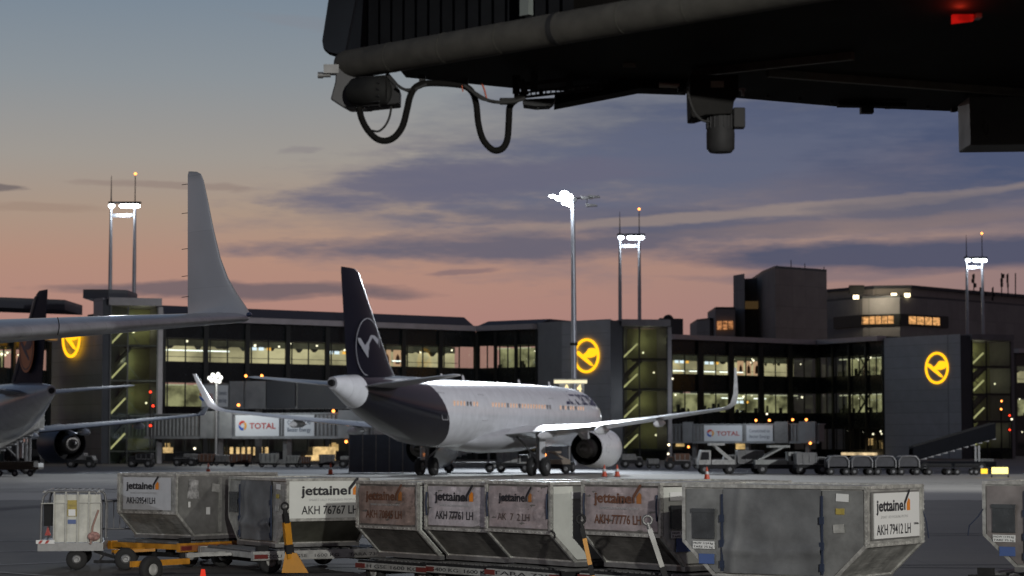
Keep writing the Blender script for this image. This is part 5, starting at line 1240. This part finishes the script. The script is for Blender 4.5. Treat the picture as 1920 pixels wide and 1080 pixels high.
for yy in (-.1, 1.5): wheel(xx(237), yy, .19, .19, .13, T, axis='y')
c1 = MB().tube([(xx(172), -.12, z0-.02), (xx(176), -.14, zz(985)), (xx(186), -.12, zz(955))], .02, 6).build('tie_strap', mat('faded_pink_strap', (.35, .22, .18), .7), T)
MB().sphere((xx(178), -.12, zz(1004)), .09, 8, (1.2, .6, .9)).build('coiled_hose', mat('red_white_hose', (.45, .25, .22), .7, 0, .7, 20), T)
# front wheel with grey rim belonging to the yellow dolly
bpy.context.view_layer.update(); I = d1.matrix_world.inverted(); g = P(283, 1057, F/120)
v = I @ Vector((g.x, g.y, 0)); wheel(v.x, v.y, .21, .21, .14, d1, axis='y', m_h=m_dirtywhite)
v2 = I @ Vector((g.x+.05, g.y, 0)); MB().bar((v.x-.3, v.y+.12, .30), (v.x+.9, v.y+.12, .30), .06, .09).build('bogie_beam', m_yellow, d1)
T = thing('barrier_railing', 'low grey barrier railing between the baggage cart and the leftmost container', 'railing', ground_pt(192, 41), radians(2))
s1 = F/41; zr = lambda y: H+(HZ-y)/s1
mb = MB().tube([(0, 0, zr(938)), (1.0, 0, zr(938))], .02, 8).tube([(0, 0, zr(990)), (1.0, 0, zr(990))], .018, 8).tube([(0, 0, 0), (0, 0, zr(938))], .02, 8).tube([(1.0, 0, 0), (1.0, 0, zr(938))], .02, 8)
mb.build('rail_frame', m_steel, T)
mb = MB()
for i in range(1, 9): mb.tube([(i*.111, 0, zr(990)), (i*.111, 0, zr(938))], .009, 6)
mb.build('rail_bars', m_steel, T)
T = thing('traffic_cone', 'small glowing red cone on the ground in front of the yellow dolly', 'traffic cone', ground_pt(383, F*H/(1084-HZ)), 0)
MB().tube([(0, 0, .03), (0, 0, .16)], [.05, .03], 12).build('cone_body', emit('red_cone_glow', (1, .06, .03), .7), T); MB().box((0, 0, .015), (.16, .16, .03)).build('cone_base', m_red, T)

# ------------------------------------------------------------------ overhead boarding bridge (near, top right)
ob = Vector((.35, 16.2, 0)); BT = thing('boarding_bridge', 'dark underside of a boarding bridge head hanging across the top right', 'jet bridge', ob)
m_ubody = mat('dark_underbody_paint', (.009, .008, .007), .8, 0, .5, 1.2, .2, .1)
m_bump = mat('grey_padded_roll', (.055, .052, .045), .7, 0, .3, 5, .25)
m_bellow = mat('black_bellows_fabric', (.008, .0085, .010), .9, 0, .3, 3, 0, .05)
q = lambda x, y, D: P(x, y, D)-ob
A_ = Vector((P(640, 118, 17.8).x, 17.8, 5.2)); C_ = Vector((3.7, 12.97, 5.2)); dr = (C_-A_).normalized(); nr = Vector((dr.y, -dr.x, 0))   # nr: outward (towards the camera side)
if nr.y > 0: nr = -nr
rr = .118
pts = [A_+dr*.0, A_+dr*.03, A_+dr*.08, A_+dr*2.0, A_+dr*4.0, C_+dr*5]
MB().tube([p-ob for p in pts], [rr*.7, rr*.93, rr, rr, rr, rr], 24).build('bumper_roll', m_bump, BT)
for t in (2.36,):
    p = A_+dr*t-ob; MB().tube([p-dr*.025, p+dr*.025], rr*1.03, 24).build('roll_strap', m_dark, BT)
# body
ins = -nr*.16
zb = 5.14
p0 = A_+dr*.50; plan = [A_+dr*.55+ins*.6, Vector((-.86, 18.0, 0)), Vector((.18, 18.66, 0)), Vector((1.48, 18.85, 0)), Vector((2.9, 19.6, 0)), Vector((4.07, 19.9, 0)), Vector((8.0, 21.0, 0)), Vector((11, 12, 0)), C_+dr*4+ins]
plan = [Vector((p.x, p.y, zb))-ob for p in plan]
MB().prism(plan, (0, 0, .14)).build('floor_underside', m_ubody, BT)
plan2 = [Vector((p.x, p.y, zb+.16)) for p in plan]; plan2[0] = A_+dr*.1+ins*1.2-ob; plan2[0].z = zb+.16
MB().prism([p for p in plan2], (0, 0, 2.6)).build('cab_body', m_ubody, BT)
# under-floor beams and seams
for (a, b) in (((1440, 118, 17.6), (1920, 132, 18.6)), ((1300, 140, 17.6), (1600, 95, 16.8))):
    u, v = q(*a), q(*b); u.z = v.z = zb-.03; MB().bar(u, v, .05, .06).build('floor_beam', mat('worn_beam_edge', (.12, .11, .09), .6, .2, .4, 4), BT)
# near wall with bellows and the hood at the end
for k in range(16):
    p = A_+dr*(.14+k*.14)-ob+ins*.9; p.z = zb+.2
    MB().prism([p, p+dr*.07+nr*.045, p+dr*.139], (0, 0, 2.4)).build('bellows_pleat', m_bellow, BT)
hoodp = [(622, -30), (613, 30), (605, 82), (607, 94), (618, 103), (634, 107), (650, 100), (676, -30)]
mb = MB(); D0 = 17.85
front = [P(x, y, D0)-ob for x, y in hoodp]; c0 = sum(front, Vector())/8
f1 = [c0+(p-c0)*.96+Vector((0, -.10, 0)) for p in front]
back = [p+Vector((.25, .55, 0)) for p in front]
mb.loft([f1, front, back], smooth=False)
mb.build('end_hood', mat('slate_rubber_hood', (.018, .021, .027), .8, 0, .2, 3, 0, .1), BT, bev=.02)
MB().box(q(987, -2, 16.35)+Vector((0, .0, .05)), (.09, .05, .35), rz=atan2(dr.y, dr.x)).build('grey_upright', mat('grey_green_upright', (.16, .18, .17), .5), BT)
# levelling motor under the end
mm = mat('motor_housing', (.018, .018, .0175), .7, 0, .3, 6, 0, .15)
mb = MB(); pr = [(629, 126), (668, 126), (668, 150), (682, 156), (684, 200), (642, 201), (619, 186), (626, 160), (628, 152)]
MOT = mb.prism([q(x, y, 17.65) for x, y in pr], (0.05, .28, 0)).build('drive_motor', mat('grey_drive_casing', (.05, .05, .053), .5, .1, .3, 5), BT, bev=.012)
MB().box(q(622, 131, 17.7), (.12, .12, .07)).tube([q(620, 141, 17.7), q(597, 141, 17.7)], .018, 8).tube([q(606, 141, 17.7), q(596, 141, 17.7)], .026, 8).build('limit_switch', m_steel, MOT)
cyl = MB().tube([q(663, 173, 17.6), q(668, 173, 17.58), q(718, 170, 17.4), q(724, 170, 17.4)], [.09, .115, .115, .1], 20).build('motor_can', mm, MOT)
mb = MB()
for i in range(14):
    a_ = 2*pi*i/14; o_ = Vector((0, .116*cos(a_), .116*sin(a_))); mb.bar(q(674, 173, 17.58)+o_, q(712, 171, 17.4)+o_, .012, .012)
mb.build('cooling_fins', m_dark, cyl)
MB().prism([q(x, y, 17.5) for x, y in ((700, 142), (722, 140), (737, 156), (750, 168), (749, 194), (700, 199), (684, 201), (684, 150))], (0, .25, 0)).build('terminal_box', m_dark, MOT, bev=.01)
MB().bar(q(725, 138, 17.5), q(744, 160, 17.5), .03).build('bracket', m_dark, MOT)
# hanging cables
def smooth(pts, n=8):
    out = []; P_ = [Vector(p) for p in pts]; P_ = [P_[0]*2-P_[1]]+P_+[P_[-1]*2-P_[-2]]
    for i in range(1, len(P_)-2):
        for k in range(n):
            t = k/n; a, b, c, d = P_[i-1:i+3]
            out.append(.5*((2*b)+(c-a)*t+(2*a-5*b+4*c-d)*t*t+(3*b-a-3*c+d)*t**3))
    out.append(P_[-2]); return out
def cable(pts, r, D, name='cable', m=m_rubber, D2=None, ribs=False):
    n = len(pts); cp = smooth([q(x, y, D+((D2 or D)-D)*i/(n-1)) for i, (x, y) in enumerate(pts)])
    if ribs:
        cp2 = []
        for i in range(len(cp)-1):
            for k in range(3): cp2.append(cp[i].lerp(cp[i+1], k/3))
        rs = [r*(1.0 if i % 2 else .87) for i in range(len(cp2))]; return MB().tube(cp2, rs, 10).build(name, m, BT)
    return MB().tube(cp, r, 10).build(name, m, BT)
m_hose = mat('black_conduit', (.007, .0065, .006), .8, 0, .3, 9, 0, .1)
cable([(673, 200), (678, 222), (689, 243), (706, 260), (724, 264), (741, 256), (755, 236), (763, 206), (768, 184), (776, 167), (790, 158), (812, 156), (850, 158), (872, 162), (886, 174), (893, 196), (897, 232), (906, 262), (924, 281), (941, 279), (951, 262), (954, 228), (956, 200), (968, 187), (985, 178)], .028, 17.3, 'conduit', m_hose, 17.6, True)
cable([(697, 245), (710, 246), (722, 236), (730, 220), (734, 200)], .009, 17.35)
cable([(745, 160), (760, 168), (780, 166), (800, 158)], .012, 17.4)
cable([(747, 162), (764, 171), (776, 170), (790, 162)], .008, 17.4)
cable([(870, 160), (890, 174), (915, 188), (940, 192), (965, 190), (985, 184)], .014, 17.4)
cable([(885, 172), (903, 186), (930, 190)], .008, 17.38)
cable([(903, 156), (908, 168), (912, 184)], .007, 17.4, 'orange_wire', mat('orange_wire_sheath', (.35, .06, .02), .5))
cable([(866, 160), (868, 172)], .005, 17.4, 'orange_wire', mat('orange_wire_sheath', (.35, .06, .02), .5))
MB().tube([q(938, 190, 17.42), q(966, 190, 17.45)], .028, 10).build('cable_joint', m_rubber, BT)
MB().box(q(792, 152, 17.5), (.05, .1, .08)).build('cable_clip', m_dark, BT)
MB().box(q(872, 156, 17.5), (.05, .1, .07)).build('cable_clip', m_dark, BT)
# perforated cable tray
def traypt(t, w, h): # t along, from pixel line
    x = 968+t*(1200-968); y = 186+t*(160-186); return q(x, y-h, 17.7+.5*t)
mb = MB()
for h0, h1 in ((0, 5), (9, 13), (22, 30)):
    u0, u1, v0, v1 = traypt(0, 0, h0), traypt(1, 0, h0), traypt(0, 0, h1), traypt(1, 0, h1)
    mb.prism([u0, u1, v1, v0], (0, .01, 0))
for k in range(26):
    t_ = k/25; w_ = .012 if k % 5 else .035
    a1, b1 = traypt(t_, 0, 0), traypt(t_, 0, 14); mb.bar(a1, b1, w_, .012, up=(0, 1, 0))
for k in (0, 3, 9, 15, 17, 20): 
    t_ = k/25*1.2; mb.bar(traypt(min(t_, 1), 0, 10), traypt(min(t_, 1), 0, 45), .06, .02, up=(0, 1, 0))
mb.build('cable_tray', m_dark, BT)
MB().prism([q(x, y, 17.7) for x, y in ((980, 186), (1042, 183), (1038, 192), (1030, 198), (1005, 199), (982, 196))], (0, .2, 0)).tube([q(1009, 198, 17.75), q(1009, 206, 17.75)], .008, 6).build('tray_end_shoe', m_dark, BT)
MB().bar(q(976, 150, 17.6), q(986, 178, 17.6), .05).build('bracket', m_dark, BT)
MB().prism([q(x, y, 18.05) for x, y in ((1040, 196), (1200, 165), (1290, 168), (1290, 140), (1160, 140), (1160, 152), (1040, 178))], (0, .3, 0)).build('longitudinal_beam', m_ubody, BT)
MB().tube([q(1236, 159, 17.6), q(1274, 161, 17.6)], [.02, .02], 10).build('pale_lamp_cover', mat('pale_cover', (.5, .47, .4), .5), BT)
MB().box(q(1276, 168, 17.6), (.045, .05, .04)).build('bolt', m_dark, BT)
# hanging drive unit
HM = MB().prism([q(x, y, 17.0) for x, y in ((1293, 140), (1385, 140), (1385, 178), (1377, 186), (1373, 213), (1324, 215), (1308, 220), (1295, 220))], (0, .35, 0)).build('gearbox', mat('gearbox_casing', (.014, .0135, .013), .8, 0, .3, 5, 0, .1), BT, bev=.01)
MB().tube([q(1351, 206, 17.15), q(1351, 246, 17.15), q(1351, 250, 17.15), q(1351, 279, 17.15), q(1351, 286, 17.15)], [.107, .107, .11, .108, .085], 24).build('motor_can', m_dark, HM)
mb = MB()
for i in range(18):
    a_ = 2*pi*i/18; mb.bar(q(1351, 214, 17.15)+Vector((.108*cos(a_), .108*sin(a_), 0)), q(1351, 242, 17.15)+Vector((.108*cos(a_), .108*sin(a_), 0)), .01)
mb.build('cooling_fins', m_dark, HM)
MB().box(q(1385, 222, 17.1), (.09, .12, .155)).build('terminal_box', m_dark, HM, bev=.008)
MB().bar(q(1393, 165, 17.2), q(1393, 180, 17.2), .02).bar(q(1385, 168, 17.2), q(1398, 168, 17.2), .02).build('bolt', m_steel, HM)
cable([(1288, 165), (1294, 190), (1303, 212), (1316, 225), (1330, 228)], .010, 16.9)
# things along the far lower edge
MB().box(q(1625, 202, 19.3), (.11, .1, .10)).build('junction_knob', m_dark, BT)
MB().box(q(1665, 200, 19.3), (.045, .06, .035)).build('bolt', m_dark, BT); MB().box(q(1788, 206, 19.6), (.045, .06, .035)).build('bolt', m_dark, BT)
MB().prism([q(x, y, 19.2) for x, y in ((1572, 190), (1700, 192), (1700, 199), (1574, 197))], (0, .15, 0)).build('edge_plate', m_ubody, BT)
eb = MB().prism([q(x, y, 18.6) for x, y in ((1818, 180), (1990, 180), (1990, 270), (1820, 272))], (0, .5, 0)).build('equipment_box', mat('grey_equipment_box', (.04, .043, .04), .55, .1, .3, 3), BT, bev=.01)
cable([(1846, 226), (1843, 240), (1848, 251), (1853, 246), (1852, 234)], .007, 18.5, 'cable_loop')
for x, y in ((1120, 176), (1180, 164), (1230, 166), (1440, 182), (1500, 187), (1560, 192), (1740, 202)):
    MB().tube([q(x, y-4, 18.2), q(x, y+1.5, 18.2)], .016, 8).build('bolt', m_dark, BT)
for t in (.6, 1.2, 1.8, 3.0, 3.6): p = A_+dr*t-ob; MB().tube([p-dr*.008, p+dr*.008], rr*1.015, 24).build('roll_seam', mat('seam_grey', (.05, .048, .04), .8), BT)
for x, y, D_ in ((1180, 120, 17.3), (1345, 158, 16.9)): MB().box(q(x, y, D_), (.10, .006, .05)).build('type_plate', mat('dull_type_plate', (.16, .15, .12), .5), BT)
# red lamp in the shadow under the bridge
rl = MB().prism([q(x, y, 15.3) for x, y in ((1786, 22), (1826, 6), (1826, 38), (1786, 43))], (0, .05, 0)).build('red_lamp', emit('red_lamp_glow', (.8, .012, .008), .55, False, .5, (6, 6, 6)), BT)
MB().box(q(1833, 22, 15.3), (.04, .1, .1)).build('lamp_bracket', m_steel, BT)
v = q(1800, 30, 15.1); point('red_lamp_light', v, 1.2, (1, .05, .02), .04, BT)

#@@PART4
joints(MATS['wing_grey_paint'], 1.15, 9, .7, .008)
joints(MATS['winglet_white_paint'], 9, .95, .82, .006)
